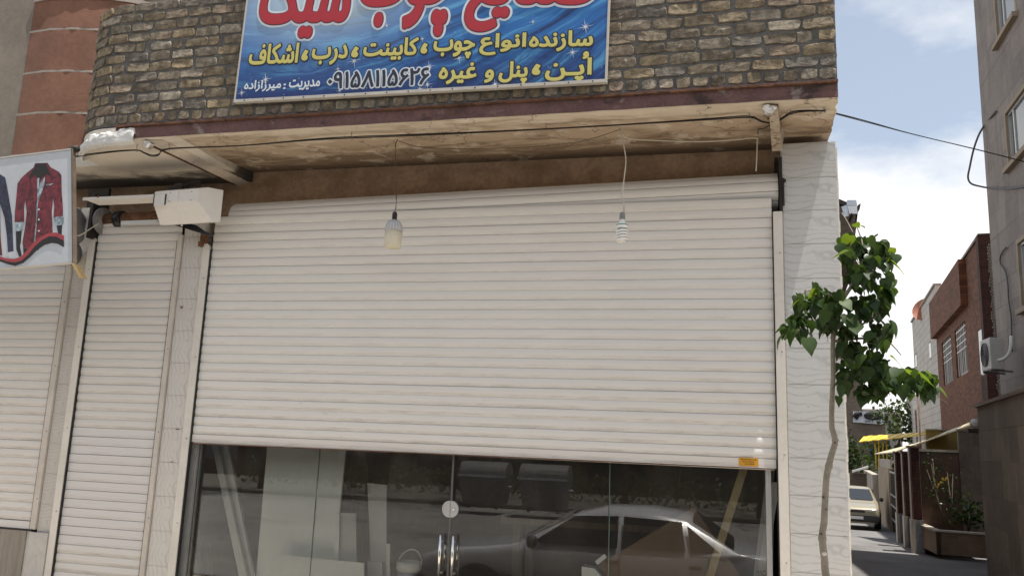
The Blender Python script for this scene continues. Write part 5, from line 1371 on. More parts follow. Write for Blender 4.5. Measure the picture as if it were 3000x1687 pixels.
mb = W2b(MB(), tn2 - .32, tf + .05, -.05, .3, zr_, zr_ + .07); mb.build('coping', M['brown_stone'], red)
mb = W2b(MB(), tn2 + 2.2, tf + .02, -.18, -.003, zmid1 + .32, zr_ - .03); local_wall(mb, 'cornice', M['red_brick'], red, W2, tn2)
for (a, b, c, d) in wz:
    fr = W2b(W2b(MB(), a, a + .07, .1, .16, c, zmid1), b - .07, b, .1, .16, c, zmid1)
    W2b(fr, a + .07, b - .07, .1, .16, c, c + .07); W2b(fr, a + .07, b - .07, .1, .16, zmid1 - .07, zmid1); W2b(fr, (a + b) / 2 - .04, (a + b) / 2 + .04, .1, .16, c + .07, zmid1 - .07)
    fo = fr.build('window', M['white_plastic'], red)
    W2b(MB(), a, b, .161, .2, c, zmid1).build('pane', M['dark_glass'], fo)
    mb = MB()
    for i in range(4): W2b(mb, a, b, .03, .05, zmid1 - .12 - i * .2, zmid1 - .09 - i * .2)
    for i in range(6): u = a + (b - a) * (i + .5) / 6; W2b(mb, u - .012, u + .012, .028, .052, c, zmid1)
    mb.build('window_bars', M['white_plastic'], fo)
dr = W2b(MB(), tn2 + .15, tn2 + .9, -.004, .05, 1.4, zmid0 + .9).build('window', M['dark_red'], red)
W2b(MB(), tn2 + .22, tn2 + .83, -.006, -.004, 1.45, zmid0 + .85).build('pane', M['dark_glass'], dr)
# --- white stone house and the dish behind
wh = thing('white_house', 'white stone-clad house standing beyond the red brick house', 'house', AP(38, 3.75, -1.2))
W3 = Wall(AP(0, 3.72, 0)[:2], HA)
uw1 = tf + .06; uw2, zw = W3.hit(2672, 945)
mb = W3.box(MB(), uw1, uw2, 0, 5, 2.2, zw); local_wall(mb, 'wall', M['white_tile_wall'], wh, W3, uw1)
mb = W3.box(MB(), uw1, uw2 - .3, .05, 5, -2, 2.2); mb.build('lower_wall', M['far_beige'], wh)
mb = W3.box(MB(), uw1, uw2 + .05, -.06, .2, zw, zw + .08); mb.build('coping', M['joint'], wh)
for (xa, ya, yb) in ((2683, 1035, 1080), (2724, 1000, 1055)):
    u, zt_ = W3.hit(xa, ya); _, zb = W3.hit(xa, yb); W3.box(W3.box(MB(), u - .3, u + .3, -.012, .04, zb, zb + .06), u - .3, u + .3, -.012, .04, zt_ - .06, zt_).build('window', M['apt_trim'], wh)
    W3.box(MB(), u - .3, u + .3, -.006, .03, zb + .06, zt_ - .06).build('pane', M['dark_glass'], wh)
W3.box(MB(), uw2 - 2.5, uw2 - .8, .8, 2.4, zw, zw + .7).build('roof_block', M['apt_trim'], wh)
dc = onT(2713, 910, 38); 
dish = thing('satellite_dish', 'rust-red round satellite dish on the roof of the white house', 'satellite dish', (dc.x, dc.y, dc.z - .6))
bm_ = MB(); nd = (-AV * .8 - SV * .5 + Vector((0, 0, .35))).normalized(); a_ = nd.orthogonal().normalized(); b_ = nd.cross(a_)
vs = []; seg = 22
for (rr, h) in ((0, 0), (.2, .02), (.38, .07), (.52, .14)):
    for i in range(seg): vs.append(dc + a_ * rr * math.cos(2 * PI * i / seg) + b_ * rr * math.sin(2 * PI * i / seg) + nd * h)
bm_.add(vs, [(i * seg + k, i * seg + (k + 1) % seg, (i + 1) * seg + (k + 1) % seg, (i + 1) * seg + k) for i in range(3) for k in range(seg)], True); bm_.build('dish_bowl', M['terracotta'], dish)
MB().tube([dc - nd * .03, dc - nd * .15, dc - nd * .15 - Vector((0, 0, 1.0))], .03, 6).build('mast', M['grey_steel'], dish)
# --- grey travertine boundary wall, nearest on the right
fw = thing('boundary_wall', 'tall grey travertine boundary wall at the lower right', 'wall', AP(16, 2.4, -.4))
sF, zF = st(2860, 1194, 16.0); s_b, _ = st(2884, 1500, 16.0)
sF = (sF + s_b) / 2
W4 = Wall(AP(0, sF, 0)[:2], HA)
W4.box(MB(), 9, 15.96, .03, .4, -.9, zF - .002).build('wall_core', M['wall_stone'], fw)
rg = random.Random(77); z = -.45; hgt = [.52, .50, .46, .54, .48, .5]; k = 0
W4.box(MB(), 9, 16.004, -.006, .06, -.9, z - .003).build('plinth_stone', M['plinth_grey'], fw)
while z < zF - .03:
    h = min(hgt[k % 6], zF - z); u = 16.0 - (0 if k % 2 else .35)
    if k % 2 == 0: W4.box(MB(), u + .002, 16.0, rg.uniform(-.003, .003), .035, z + .002, z + h - .002).build('stone_panel', M['wall_stone'], fw)
    while u > 9.1:
        w = rg.choice((.6, .85, 1.0, 1.2))
        W4.box(MB(), max(9, u - w) + .0012, u - .0012, rg.uniform(-.0025, .0025), .035, z + .0012, z + h - .0012).build('stone_panel', M['wall_stone'], fw); u -= w
    z += h; k += 1
W4.box(MB(), 9, 16.05, -.05, .42, zF, zF + .05).build('coping', M['brown_stone'], fw)
z = -.45; k = 0
while z < zF - .03:
    h = min(hgt[k % 6], zF - z); W4.box(MB(), 15.965, 16.001, .04, .4, z + .002, z + h - .002).build('stone_panel', M['wall_stone'], fw); z += h; k += 1
lampp = onT(2856, 1240, 16.2)
wlmp = thing('wall_lamp', 'small white globe lamp on the inner end of the travertine wall', 'lamp', (lampp.x, lampp.y, lampp.z - .06))
MB().lathe(lampp, [(0, -.085), (.05, -.07), (.085, 0), (.05, .07), (0, .085)], 18).build('globe', M['white_plastic'], wlmp)
AB(MB(), 16.1, 16.3, ts(lampp)[1] - .12, ts(lampp)[1] + .1, lampp.z - .16, lampp.z - .09).build('lamp_bracket', M['dark_steel'], wlmp)
# --- forecourt: side wall, planter, climbing shrub
fc_ = thing('forecourt_wall', 'low brown stone wall facing the street behind the planter', 'wall', AP(22.2, 2.4, -.6))
s0_, zt_ = st(2692, 1314, 22.0); s1_, _ = st(2806, 1314, 22.0)
AB(MB(), 22.0, 22.3, s0_, s1_ + 1.2, -.8, zt_ - .06).build('wall_core', M['brown_stone'], fc_)
rg = random.Random(3); z = -.58; k = 0
while z < zt_ - .1:
    h = min(.4, zt_ - .062 - z); u = s0_
    while u < s1_ - .02:
        w = min(rg.choice((.4, .55, .7)), s1_ - u)
        AB(MB(), 21.975, 22.002, u + .002, u + w - .002, z + .002, z + h - .002).build('stone_panel', M['brown_stone'], fc_); u += w
    z += h
AB(MB(), 21.93, 22.36, s0_ - .03, s1_ + .02, zt_ - .058, zt_).build('coping', M['plinth_edge'], fc_)
bw = thing('stone_wall', 'pale beige panelled wall end between the forecourt and the travertine wall', 'wall', AP(21.8, 3.1, -.6))
s2_, zt2 = st(2806, 1262, 21.8); s3_, _ = st(2885, 1262, 21.8)
AB(MB(), 21.82, 21.96, s2_, s3_ + .6, -.8, zt2).build('wall_core', M['wall_stone'], bw)
z = -.58
while z < zt2 - .1:
    h = min(.5, zt2 - z); u = s2_
    while u < s3_ + .3:
        w = min(rg.choice((.3, .45)), s3_ + .4 - u)
        if w < .05: break
        AB(MB(), 21.79 - rg.uniform(0, .004), 21.822, u + .002, u + w - .002, z + .002, z + h - .002).build('stone_panel', M['wall_stone'], bw); u += w
    z += h
AB(MB(), 21.76, 22.0, s2_ - .02, s3_ + .6, zt2, zt2 + .05).build('coping', M['apt_trim'], bw)
yb_ = thing('ochre_wall', 'ochre yellow wall below the pale canopy', 'wall', AP(24.5, 2.5, 0))
sa, za1 = st(2712, 1260, 24.5); sb_, _ = st(2835, 1260, 24.5); _, zb1 = st(2760, 1318, 24.5)
AB(MB(), 24.5, 24.7, sa, sb_, -1, za1).build('wall_face', M['yellow_wall'], yb_)
AB(MB(), 24.46, 24.74, sa, sb_, za1, za1 + .04).build('coping', M['apt_trim'], yb_)
pl = thing('planter', 'low golden-brown stone planter in front of the forecourt wall', 'planter', AP(20.6, 2.4, -.5))
sp0, zp1 = st(2741, 1556, 20.4); sp1, _ = st(2890, 1570, 20.4); _, zp0 = st(2741, 1608, 20.4); sq, _ = st(2694, 1534, 21.9)
zp0 -= .1
u = sp0
while u < sp1 - .02:
    w = min(.42, sp1 - u); AB(MB(), 20.38, 20.5, u + .001, u + w - .001, zp0, zp1).build('stone_panel', M['gold_stone'], pl); u += w
mb = MB().prism([AP(20.38, sp0 - .002, zp0), AP(20.38, sp0 - .002, zp1), AP(21.96, sq, zp1), AP(21.96, sq, zp0)], SV * .1); mb.build('side_panel', M['tan_wall'], pl)
mb = MB().prism([AP(20.34, sp0 - .04, zp1 + .001), AP(20.34, sp1 + .03, zp1 + .001), AP(20.54, sp1 + .03, zp1 + .001), AP(20.54, sp0 + .1, zp1 + .001), AP(21.96, sq + .14, zp1 + .001), AP(21.96, sq - .04, zp1 + .001)], (0, 0, .035)); mb.build('planter_coping', M['plinth_edge'], pl)
MB().prism([AP(20.5, sp0 + .08, zp1 - .1), AP(20.5, sp1, zp1 - .1), AP(21.96, sp1, zp1 - .1), AP(21.96, sq + .1, zp1 - .1)], (0, 0, .05)).build('soil', M['soil'], pl)

# ------------------------------------------------------------------ leaves and shrubs
def leaf_mesh(name, m, L, W_, seed, serr=True):
    """heart-shaped blade folded along its midrib and drooping to a drawn-out tip; stalk at the origin, tip along +X"""
    rg = random.Random(seed); rim = [(0, 0), (-.07, .17), (-.03, .34), (.12, .46), (.32, .47), (.52, .36), (.70, .22), (.85, .09), (1, 0)]
    mb = MB(); fold = rg.uniform(.12, .3); curl = rg.uniform(.12, .34); tw = rg.uniform(-.15, .15)
    def Z_(x, y): return fold * abs(y) * L * .8 - curl * x * x * L + tw * x * y * L * 2 + rg.uniform(-.012, .012) * L
    mid = [(x, 0) for x in (0, .12, .32, .52, .70, .85, 1)]
    vs = []; 
    for x, y in mid: vs.append((x * L, 0, Z_(x, 0)))
    idx = {}
    for sgn_ in (1, -1):
        for i, (x, y) in enumerate(rim[1:-1]):
            j = rg.uniform(-.02, .02) if serr else 0
            vs.append(((x + j) * L, sgn_ * (y + j) * W_, Z_(x, y)))
            idx[(sgn_, i)] = len(vs) - 1
    fs = []
    for s_ in (1, -1):
        g = lambda i: idx[(s_, i)]
        t = [(0, g(0), g(1)), (0, g(1), 1), (1, g(1), g(2)), (1, g(2), g(3)), (1, g(3), 2), (2, g(3), g(4)), (2, g(4), 3), (3, g(4), g(5)), (3, g(5), 4), (4, g(5), g(6)), (4, g(6), 5), (5, g(6), 6)]
        fs += [q if s_ < 0 else tuple(reversed(q)) for q in t]
    mb.add(vs, fs, True)
    return mb.mesh(name, m, Vector())
def leaf_mass(name, pts, m, size, seed, parent, per=1):
    """many small leaf faces joined in one crown"""
    rg = random.Random(seed); mb = MB()
    for p in pts:
        for _ in range(per):
            d = Vector((rg.gauss(0, 1), rg.gauss(0, 1), rg.gauss(0, .8))).normalized(); e = d.orthogonal().normalized(); e.rotate(Matrix.Rotation(rg.uniform(0, 6.28), 3, d)); L = size * rg.uniform(.6, 1.3); c = Vector(p) + Vector((rg.gauss(0, 1), rg.gauss(0, 1), rg.gauss(0, 1))) * size * .8
            w = d.cross(e) * L * .34
            mb.add([c, c + e * L * .45 + w + d * L * .06, c + e * L, c + e * L * .45 - w + d * L * .06], [(0, 1, 2, 3)])
    o = mb.build(name, m, parent); o['kind'] = 'stuff'; return o
def shrub(name, label, cat, base, h, r, n, m, seed, size, group=None, stems=5):
    t = thing(name, label, cat, base, group); rg = random.Random(seed); base = Vector(base); mb = MB(); tips = []
    for i in range(stems):
        a = rg.uniform(0, 6.28); q = base + Vector((math.cos(a) * r * rg.uniform(.2, .7), math.sin(a) * r * rg.uniform(.2, .7), h * rg.uniform(.55, .95)))
        mb.tube([base, base.lerp(q, .5) + Vector((rg.uniform(-.05, .05) * h, 0, 0)), q], [.012 * h + .004, .008 * h + .003, .004], 5); tips.append(q)
    mb.build('stem', M['bark_dark'], t)
    pts = []
    while len(pts) < n:
        tq = rg.choice(tips); p = base.lerp(tq, rg.uniform(.45, 1.08)) + Vector((rg.gauss(0, r * .24), rg.gauss(0, r * .24), rg.gauss(0, h * .08))); pts.append(p)
    leaf_mass('foliage', pts, m, size, seed + 1, t); return t
bsh = onT(2838, 1560, 21.2)
shrub('shrub', 'dark green shrub growing in the stone planter', 'shrub', (bsh.x, bsh.y, zp1 - .06), .7, .42, 220, M['leaf_inner'], 5, .11)
bs2 = onT(2775, 1560, 21.6)
t = shrub('shrub', 'sparse tall shrub with yellow flowers against the brown forecourt wall', 'shrub', (bs2.x, bs2.y, zp1 - .06), 1.75, .55, 200, M['leaf_inner'], 9, .06)
mb = MB(); rg = random.Random(6)
for px, py in ((2762, 1402), (2768, 1406), (2757, 1412), (2773, 1400), (2750, 1418), (2745, 1425)):
    c = onT(px, py, 21.5); disc(mb, c, .028, -AV, .012, 7)
mb.build('flowers', M['copper'], t)
# --- brick piers, gate, canopies
def vp(px, t): p = onT(px, 1400, t); return ts(p)[1]
for i, (t_, xl, xr) in enumerate(((21.6, 2668, 2696), (23.6, 2646, 2670), (25.6, 2625, 2651))):
    a, b = vp(xl, t_), vp(xr, t_); g_ = gz(t_) - .05
    lab = ('nearest dark red brick gate pier with grey plinth and lit edge', 'middle dark red brick gate pier between the other two', 'farthest dark red brick gate pier beside the black iron gate')[i]
    pr = thing('gate_pier', lab, 'pier', AP(t_, (a + b) / 2, g_), 'brick gate piers along the lane')
    zt_ = st(2690, 1312, 21.6)[1] - (.0 if i == 0 else .12); zm = [st(2690, 1522, 21.6)[1], st(2655, 1512, 23.6)[1], st(2640, 1503, 25.6)[1]][i]
    mb = AB(MB(), t_, t_ + .45, a, b, zm, zt_); Wp = Wall(AP(t_, a, 0)[:2], HA + PI / 2); local_wall(mb, 'shaft', M['dark_red'], pr, Wp, 0)
    AB(MB(), t_ - .02, t_ + .47, a - .02, b + .02, g_ - .1, zm - .003).build('plinth', M['plinth_grey'], pr)
    AB(MB(), t_ - .024, t_ + .474, a - .03, a + .045, g_ - .1, zm).build('plinth_edge', M['plinth_edge'], pr)  # pale strip paints the sunlit side edge of the plinth
    AB(MB(), t_ - .008, t_ + .45, a - .006, a + .03, zm + .002, zt_ - .003).build('painted_lit_edge', M['brown_stone'], pr)  # lighter strip stands in for the sunlit side edge of the shaft
    AB(MB(), t_ - .04, t_ + .49, a - .04, b + .04, zt_, zt_ + .05).build('cap', M['brown_stone'], pr)
AB(MB(), 22.08, 23.58, vp(2675, 23) + .04, vp(2675, 23) + .10, -1, 1.5)
for (ta, tb) in ((22.08, 23.55), (24.1, 25.5)):
    s_ = vp(2672, 23.6) - .02
    o = AB(MB(), ta, tb, s_ + .25, s_ + .3, gz(ta) - .1, 1.55).build('gate_leaf', M['dark_red']); tag(o, 'dark brown recess panel between the near gate piers' if ta < 23 else 'dark brown recess panel between the far gate piers', 'gate')
gt = thing('iron_gate', 'black iron gate with rails beyond the brick gate piers', 'gate', AP(28, 1.95, gz(28)))
sg = 1.92
zg1 = st(2612, 1385, 28.5)[1]
for u in lin(26.2, 32.4, 26): AB(MB(), u - .03, u + .03, sg, sg + .03, gz(u), zg1).build('gate_bar', M['black_iron'], gt)
AB(MB(), 26.1, 32.5, sg + .03, sg + .05, gz(30), zg1 - .02).build('gate_sheet', M['black_iron'], gt)
for z in (gz(26) + .15, -.1, .25, zg1 - .06): AB(MB(), 26.1, 32.5, sg - .03, sg - .002, z, z + .05).build('gate_rail', M['grey_steel'], gt)
tw_ = thing('lane_wall', 'tan plastered garden wall beside the parked car', 'wall', AP(36, 1.9, gz(36)))
AB(MB(), 32.6, 41, 1.93, 2.2, gz(41) - .3, st(2590, 1372, 34)[1]).build('wall_face', M['tan_wall'], tw_)
AB(MB(), 32.6, 32.9, 1.87, 2.22, gz(33) - .3, st(2590, 1372, 34)[1] + .05).build('end_post', M['tan_wall'], tw_)
AB(MB(), 32.9, 41, 1.95, 2.0, st(2590, 1372, 34)[1], st(2590, 1345, 34)[1]).build('fence_sheet', M['far_beige'], tw_)
fwall = thing('lane_wall', 'far grey and tan wall with a sloping tin coping behind the car', 'wall', AP(46, 1.6, gz(46)))
AB(MB(), 41.2, 52, 1.7, 2.0, gz(52) - .3, st(2545, 1385, 44)[1]).build('wall_face', M['far_beige'], fwall)
AB(MB(), 48.0, 48.3, .5, 2.0, gz(48) - .3, st(2520, 1385, 48)[1]).build('cross_wall', M['brown_brick'], fwall)
cq = [onT(2497, 1378, 47.5), onT(2544, 1364, 47.5), onT(2544, 1370, 47.5), onT(2497, 1384, 47.5)]
MB().prism(cq, AV * .5).build('tin_coping', M['white_plastic'], fwall)
# pale canopy over the gate
can = thing('gate_canopy', 'pale sheet canopy sloping up over the brick gate piers', 'canopy', AP(24, 1.7, 1.7))
q = [onT(2562, 1331, 27.5), onT(2680, 1301, 27.0), onT(2848, 1238, 22.4), onT(2848, 1245, 22.35), onT(2618, 1326, 25.6)]
n_ = (q[1] - q[0]).cross(q[4] - q[0]).normalized(); n_ = n_ if n_.z > 0 else -n_
nx = 11
for i in range(nx):
    a0_, a1_ = i / nx, (i + 1) / nx
    top0, top1 = q[0].lerp(q[2], a0_), q[0].lerp(q[2], a1_ - .006)
    low = lambda f: (q[0].lerp(q[4], f / .35) if f < .35 else q[4].lerp(q[3], (f - .35) / .65))
    b0_, b1_ = low(a0_), low(a1_ - .006)
    up = lambda f: (q[0].lerp(q[1], f / .42) if f < .42 else q[1].lerp(q[2], (f - .42) / .58))
    t0_, t1_ = up(a0_), up(a1_ - .006)
    MB().prism([b0_, b1_, t1_, t0_], (0, 0, .03)).build('canopy_sheet', M['pale_sheet'], can)
for px, py, t_ in ((2697, 1300, 24.5),):
    p = onT(px, py, t_); MB().tube([Vector((p.x, p.y, gz(t_) - .1)), Vector((p.x, p.y, p.z + 1.55))], .022, 6).build('post', M['brown_stone'], can)
# yellow canopy farther down
yc = thing('yellow_canopy', 'yellow corrugated canopy farther down the lane', 'canopy', AP(40, 1.5, 2))
ya, yb2, yc2, yd = onT(2516, 1295, 40), onT(2530, 1279, 41), onT(2748, 1264, 38.6), onT(2700, 1276, 37.5)
yl = onT(2610, 1285, 39)
nx = 14
for i in range(nx):
    f0, f1 = i / nx, (i + 1) / nx
    a0_, a1_ = ya.lerp(yd, f0), ya.lerp(yd, f1 - .004); b0_, b1_ = yb2.lerp(yc2, f0), yb2.lerp(yc2, f1 - .004)
    MB().prism([a0_, a1_, b1_, b0_], (0, 0, .02 + .02 * (i % 2))).build('canopy_sheet', M['yellow_sheet'], yc)
for px in (2564, 2574, 2586, 2597):
    p = onT(px, 1290, 39.8); q_ = onT(px, 1346, 39.8); MB().tube([p, Vector((p.x, p.y, q_.z - .4))], .03, 6).build('post', M['yellow_sheet'], yc)
# --- end of the lane
eb = thing('brown_building', 'brown brick building closing the far end of the lane', 'building', AP(60, 2, -2))
e0, ez0 = st(2480, 1120, 60); e1, _ = st(2524, 1160, 60); e2, ez2 = st(2592, 1204, 60)
mb = AB(MB(), 60, 64, -8, e1, -3.2, ez0 + .6); AB(mb, 60, 64, e1, e2, -3.2, ez2); We = Wall(AP(60, -8, 0)[:2], HA + PI / 2); local_wall(mb, 'wall', M['brown_brick'], eb, We, 0)
AB(MB(), 59.95, 64, e1 + .02, e2 + .1, ez2, ez2 + .12).build('coping', M['joint'], eb)
b0, bz1 = st(2499, 1205, 59.8); b1_, bz0 = st(2590, 1238, 59.8)
ban2 = thing('wall_banner', 'pale banner with dark eye-like drawing on the far brown building', 'banner', AP(59.8, (b0 + b1_) / 2, bz0))
c4 = [onT(2499, 1204, 59.8), onT(2591, 1204, 59.8), onT(2590, 1243, 59.8), onT(2499, 1236, 59.8)]
bf = MB().prism(c4, AV * .08).build('banner_face', M['banner_far'], ban2)
def ell(mb, cx, cy, rx, ry, a0=0, a1=2 * PI, n=18, d=59.76):
    return [onT(cx + rx * math.cos(a0 + (a1 - a0) * i / n), cy + ry * math.sin(a0 + (a1 - a0) * i / n), d) for i in range(n + 1)]
mb = MB(); mb.tube(ell(mb, 2560, 1217, 24, 7.5), .14, 5); mb.tube(ell(mb, 2561, 1217, 12, 4), .1, 5); mb.tube([onT(2502, 1222, 59.76), onT(2508, 1212, 59.76), onT(2524, 1207, 59.76)], .13, 5); mb.tube([onT(2508, 1228, 59.76), onT(2516, 1216, 59.76), onT(2526, 1214, 59.76)], .08, 5); mb.build('banner_drawing', M['ink'], bf)
def bt(u, v, d): return onT(2534 + u, 1238 - v, 59.77)
fit_text('banner_print', '999 5 . 57', (0, 0, 46, 7.5), M['ink'], bf, 0, to3=bt)
bs = thing('blue_sign', 'small blue street sign on the far brown building', 'sign', onT(2564, 1345, 59.7))
bsf = MB().prism([onT(2546, 1313, 59.7), onT(2590, 1315, 59.7), onT(2590, 1345, 59.7), onT(2546, 1345, 59.7)], AV * .06).build('sign_face', M['blue_sign'], bs)
def bt2(u, v, d): return onT(2549 + u, 1336 - v, 59.66)
fit_text('sign_print', 'S', (0, 0, 11, 15), M['p_white'], bsf, 0, to3=bt2)
sm = thing('pale_house', 'small pale house far off beside the lane trees', 'house', AP(70, 4, -2))
g0, gz1 = st(2592, 1212, 70); g1, _ = st(2640, 1212, 70)
AB(MB(), 70, 75, g0, g1, -3, gz1).build('wall', M['far_beige'], sm)
AB(MB(), 69.9, 75.1, g0 - .1, g1 + .1, gz1, gz1 + .2).build('roof', M['joint'], sm)
for a, b in ((.2, .35), (.6, .75)): AB(MB(), 69.96, 70.0, g0 + (g1 - g0) * a, g0 + (g1 - g0) * b, gz1 - 1.4, gz1 - .5).build('window', M['dark_glass'], sm)
nw = thing('grey_tower_house', 'narrow grey house edge between the far trees and the white house', 'house', AP(50, 3.4, -2))
h0, hz = st(2674, 1185, 52); h1, _ = st(2712, 1185, 52)
AB(MB(), 52, 56, h0, h1 + .3, -3, hz + .6).build('wall', M['white_tile_wall'], nw)
AB(MB(), 51.98, 52.0, h0 + .1, h0 + .35, -2, hz - .3).build('downpipe', M['brown_stone'], nw)
# trees far down the lane
def far_tree(label, px, pyb, pyt, t_, r, n, seed):
    b = onT(px, pyb, t_); tp = onT(px, pyt, t_); rg = random.Random(seed); g_ = gz(t_)
    t = thing('lane_tree', label, 'tree', (b.x, b.y, g_), 'trees at the far end of the lane')
    h = tp.z - g_
    MB().tube([(b.x, b.y, g_), (b.x + .1, b.y, g_ + h * .4), (b.x - .05, b.y, g_ + h * .75)], [.12, .09, .04], 6).build('trunk', M['bark_dark'], t)
    mb = MB()
    for i in range(4): a = rg.uniform(0, 6.3); mb.tube([(b.x, b.y, g_ + h * .4), (b.x + r * .6 * math.cos(a), b.y + r * .6 * math.sin(a), g_ + h * rg.uniform(.6, .85))], [.05, .02], 5)
    mb.build('limb', M['bark_dark'], t)
    cl = [Vector((rg.gauss(0, r * .45), rg.gauss(0, r * .45), rg.uniform(-.32, .5) * h * .9)) for _ in range(14)]
    pts = [Vector((b.x, b.y, g_ + h * .56)) + rg.choice(cl) * 1.0 + Vector((rg.gauss(0, r * .18), rg.gauss(0, r * .18), rg.gauss(0, r * .16))) for _ in range(n)]
    pts = [p for p in pts if p.z < tp.z + .2]
    leaf_mass('crown', pts, M['leaf_far'], .3, seed + 5, t)
far_tree('broad green tree rising over the yellow canopy', 2638, 1330, 1196, 54, 1.6, 900, 3)
far_tree('green tree hanging beside the brown building at the pillar edge', 2506, 1500, 1285, 56, 1.2, 700, 8)
# projecting bay of the next house on the left of the lane, with a floodlight
bay = thing('house_bay', 'brown rendered bay of the next house peeping past the tiled pier', 'building', AP(12, .2, 3.3))
sb0, zb1_ = st(2455, 600, 12); sb1, _ = st(2506, 600, 12); _, zb0_ = st(2480, 790, 12)
mb = MB().prism([AP(12, -3, zb0_ + .0), AP(12, sb0 + .02, zb0_), AP(12, sb1 - .02, zb0_ + .45), AP(12, sb1, zb1_ - .12), AP(12, sb0 - .05, zb1_ + .02), AP(12, -3, zb1_ + .02)], AV * 3); mb.build('wall', M['brown_brick'], bay)
MB().prism([AP(11.95, -3, zb1_ + .021), AP(11.95, sb0 - .02, zb1_ + .021), AP(11.95, sb1 + .03, zb1_ - .118), AP(11.95, sb1 + .03, zb1_ - .06), AP(11.95, sb0 - .02, zb1_ + .09), AP(11.95, -3, zb1_ + .09)], AV * 3.1).build('coping', M['dark_steel'], bay)
AB(MB(), 12.06, 24, -3, -.25, -1.2, zb0_ - .002).build('lower_wall', M['brown_brick'], bay)
AB(MB(), 15.002, 24, -3, -.25, zb0_, zb1_).build('upper_wall', M['brown_brick'], bay)
fl_ = thing('floodlight', 'galvanised box floodlight with open flaps on the brown bay', 'floodlight', onT(2494, 640, 11.6))
def F(px, py, t_=11.6): return onT(px, py, t_)
MB().prism([F(2481, 586), F(2509, 586), F(2511, 602), F(2481, 602)], AV * .14).build('lamp_housing', M['galv'], fl_)
MB().prism([F(2483, 603), F(2511, 603), F(2512, 626), F(2488, 626)], AV * .012).build('reflector', M['p_white'], fl_)
MB().prism([F(2465, 606), F(2482, 600), F(2487, 632), F(2474, 636)], AV * .02).build('barn_door', M['galv'], fl_)
MB().prism([F(2512, 602), F(2522, 595), F(2519, 612), F(2513, 622)], AV * .02).build('barn_door', M['dark_steel'], fl_)
MB().tube([F(2497, 626), F(2492, 640, 11.8), F(2488, 650, 12.05)], .018, 6).build('lamp_arm', M['dark_steel'], fl_)
MB().tube(smooth_path([F(2466, 624), F(2480, 645), F(2492, 668), F(2498, 680)], 4), .006, 5).build('lamp_wire', M['wire_pale'], fl_)

# ================================================================== SAPLING IN FRONT OF THE PIER
TY = -1.25
def TP(px, py, d=0): return onY(px, py, TY + d)
tr_ = thing('sapling', 'young mulberry sapling with a thin bent trunk in front of the tiled pier', 'tree', (TP(2428, 1687).x + .1, TY, 0))
tp = [(2420, 1687), (2416, 1640), (2411, 1600), (2409, 1565), (2414, 1530), (2416, 1490), (2421, 1402), (2428, 1365), (2436, 1332), (2446, 1300), (2446, 1284), (2440, 1262), (2437, 1248), (2437, 1190), (2441, 1094), (2440, 1016), (2445, 960), (2458, 905), (2475, 868), (2495, 838), (2512, 810), (2521, 790)]
p0 = TP(*tp[0]); trunk = [Vector((p0.x + .1, TY, -.05)), Vector((p0.x + .09, TY, .3)), Vector((p0.x + .05, TY, .6))] + [TP(*q) for q in tp]
path = smooth_path(trunk, 3); nn = len(path)
rg = random.Random(14)
MB().tube(path, [.0195 - .0105 * (i / nn) ** 1.4 + (.0035 if i in (17, 30, 38) else 0) + rg.uniform(-.0006, .0006) for i in range(nn)], 10).build('trunk', M['bark'], tr_)
for px, py, r_ in ((2414, 1620, .013), (2446, 1296, .006), (2411, 1455, .007), (2420, 1490, .005), (2405, 1562, .007)):
    c = TP(px, py); MB().lathe(c + Vector((0, -.017, 0)), [(0, -.004), (r_ * .6, -.003), (r_, .004)], 10, 'Y').build('knot', M['bark_dark'] if r_ < .01 else M['rail'], tr_)
branches = [[(2521, 790), (2527, 755), (2528, 724), (2520, 690), (2508, 660)], [(2500, 830), (2535, 800), (2570, 770), (2600, 740)], [(2470, 880), (2420, 860), (2370, 850), (2330, 880)], [(2445, 960), (2500, 960), (2560, 930), (2600, 900)], [(2441, 1040), (2500, 1060), (2570, 1080), (2620, 1110), (2680, 1130), (2730, 1140)], [(2441, 1000), (2540, 990), (2600, 1000), (2640, 1040)], [(2445, 930), (2400, 940), (2350, 960), (2320, 990)], [(2521, 790), (2490, 740), (2480, 715)]]
bp3 = []
for j, b in enumerate(branches):
    dd = rg.uniform(-.18, .18)
    q = [TP(x, y, dd * (i / (len(b) - 1))) for i, (x, y) in enumerate(b)]
    q = smooth_path(q, 4); MB().tube(q, [.008 - .006 * i / len(q) for i in range(len(q))], 6).build('branch', M['bark'], tr_)
LM = [leaf_mesh('leaf', M['leaf'], 1.0, .9, i) for i in range(7)]
LY = [leaf_mesh('leaf', M['leaf_young'], 1.0, .88, 40 + i) for i in range(3)]
cl = [  # picture clusters: centre, half-size, leaves, share of young leaves
    ((2560, 745), (55, 45), 26, .05), ((2500, 745), (42, 55), 20, .05), ((2600, 765), (32, 32), 11, .1), ((2530, 820), (55, 45), 24, .0), ((2600, 860), (30, 60), 12, .05),
    ((2385, 885), (58, 45), 26, .03), ((2345, 955), (40, 45), 22, .0), ((2440, 900), (42, 40), 16, .0), ((2420, 960), (36, 28), 10, .0), ((2540, 920), (60, 50), 26, .0), ((2585, 985), (38, 50), 15, .0), ((2480, 970), (42, 42), 13, 0),
    ((2500, 1050), (46, 42), 18, .0), ((2560, 1080), (60, 50), 24, .03), ((2480, 1105), (36, 36), 10, 0), ((2620, 1120), (55, 36), 18, .05), ((2560, 1150), (48, 26), 14, 0), ((2690, 1130), (50, 42), 22, .1), ((2730, 1130), (26, 40), 10, .35)]
nleaf = 0
def put_leaf(px, py, d, L, young, yaw, pitch, roll):
    global nleaf
    me = rg.choice(LY if young else LM); p = TP(px, py, d)
    share('leaf', me, tr_, p, (roll, pitch, yaw), (L, L, L)); nleaf += 1
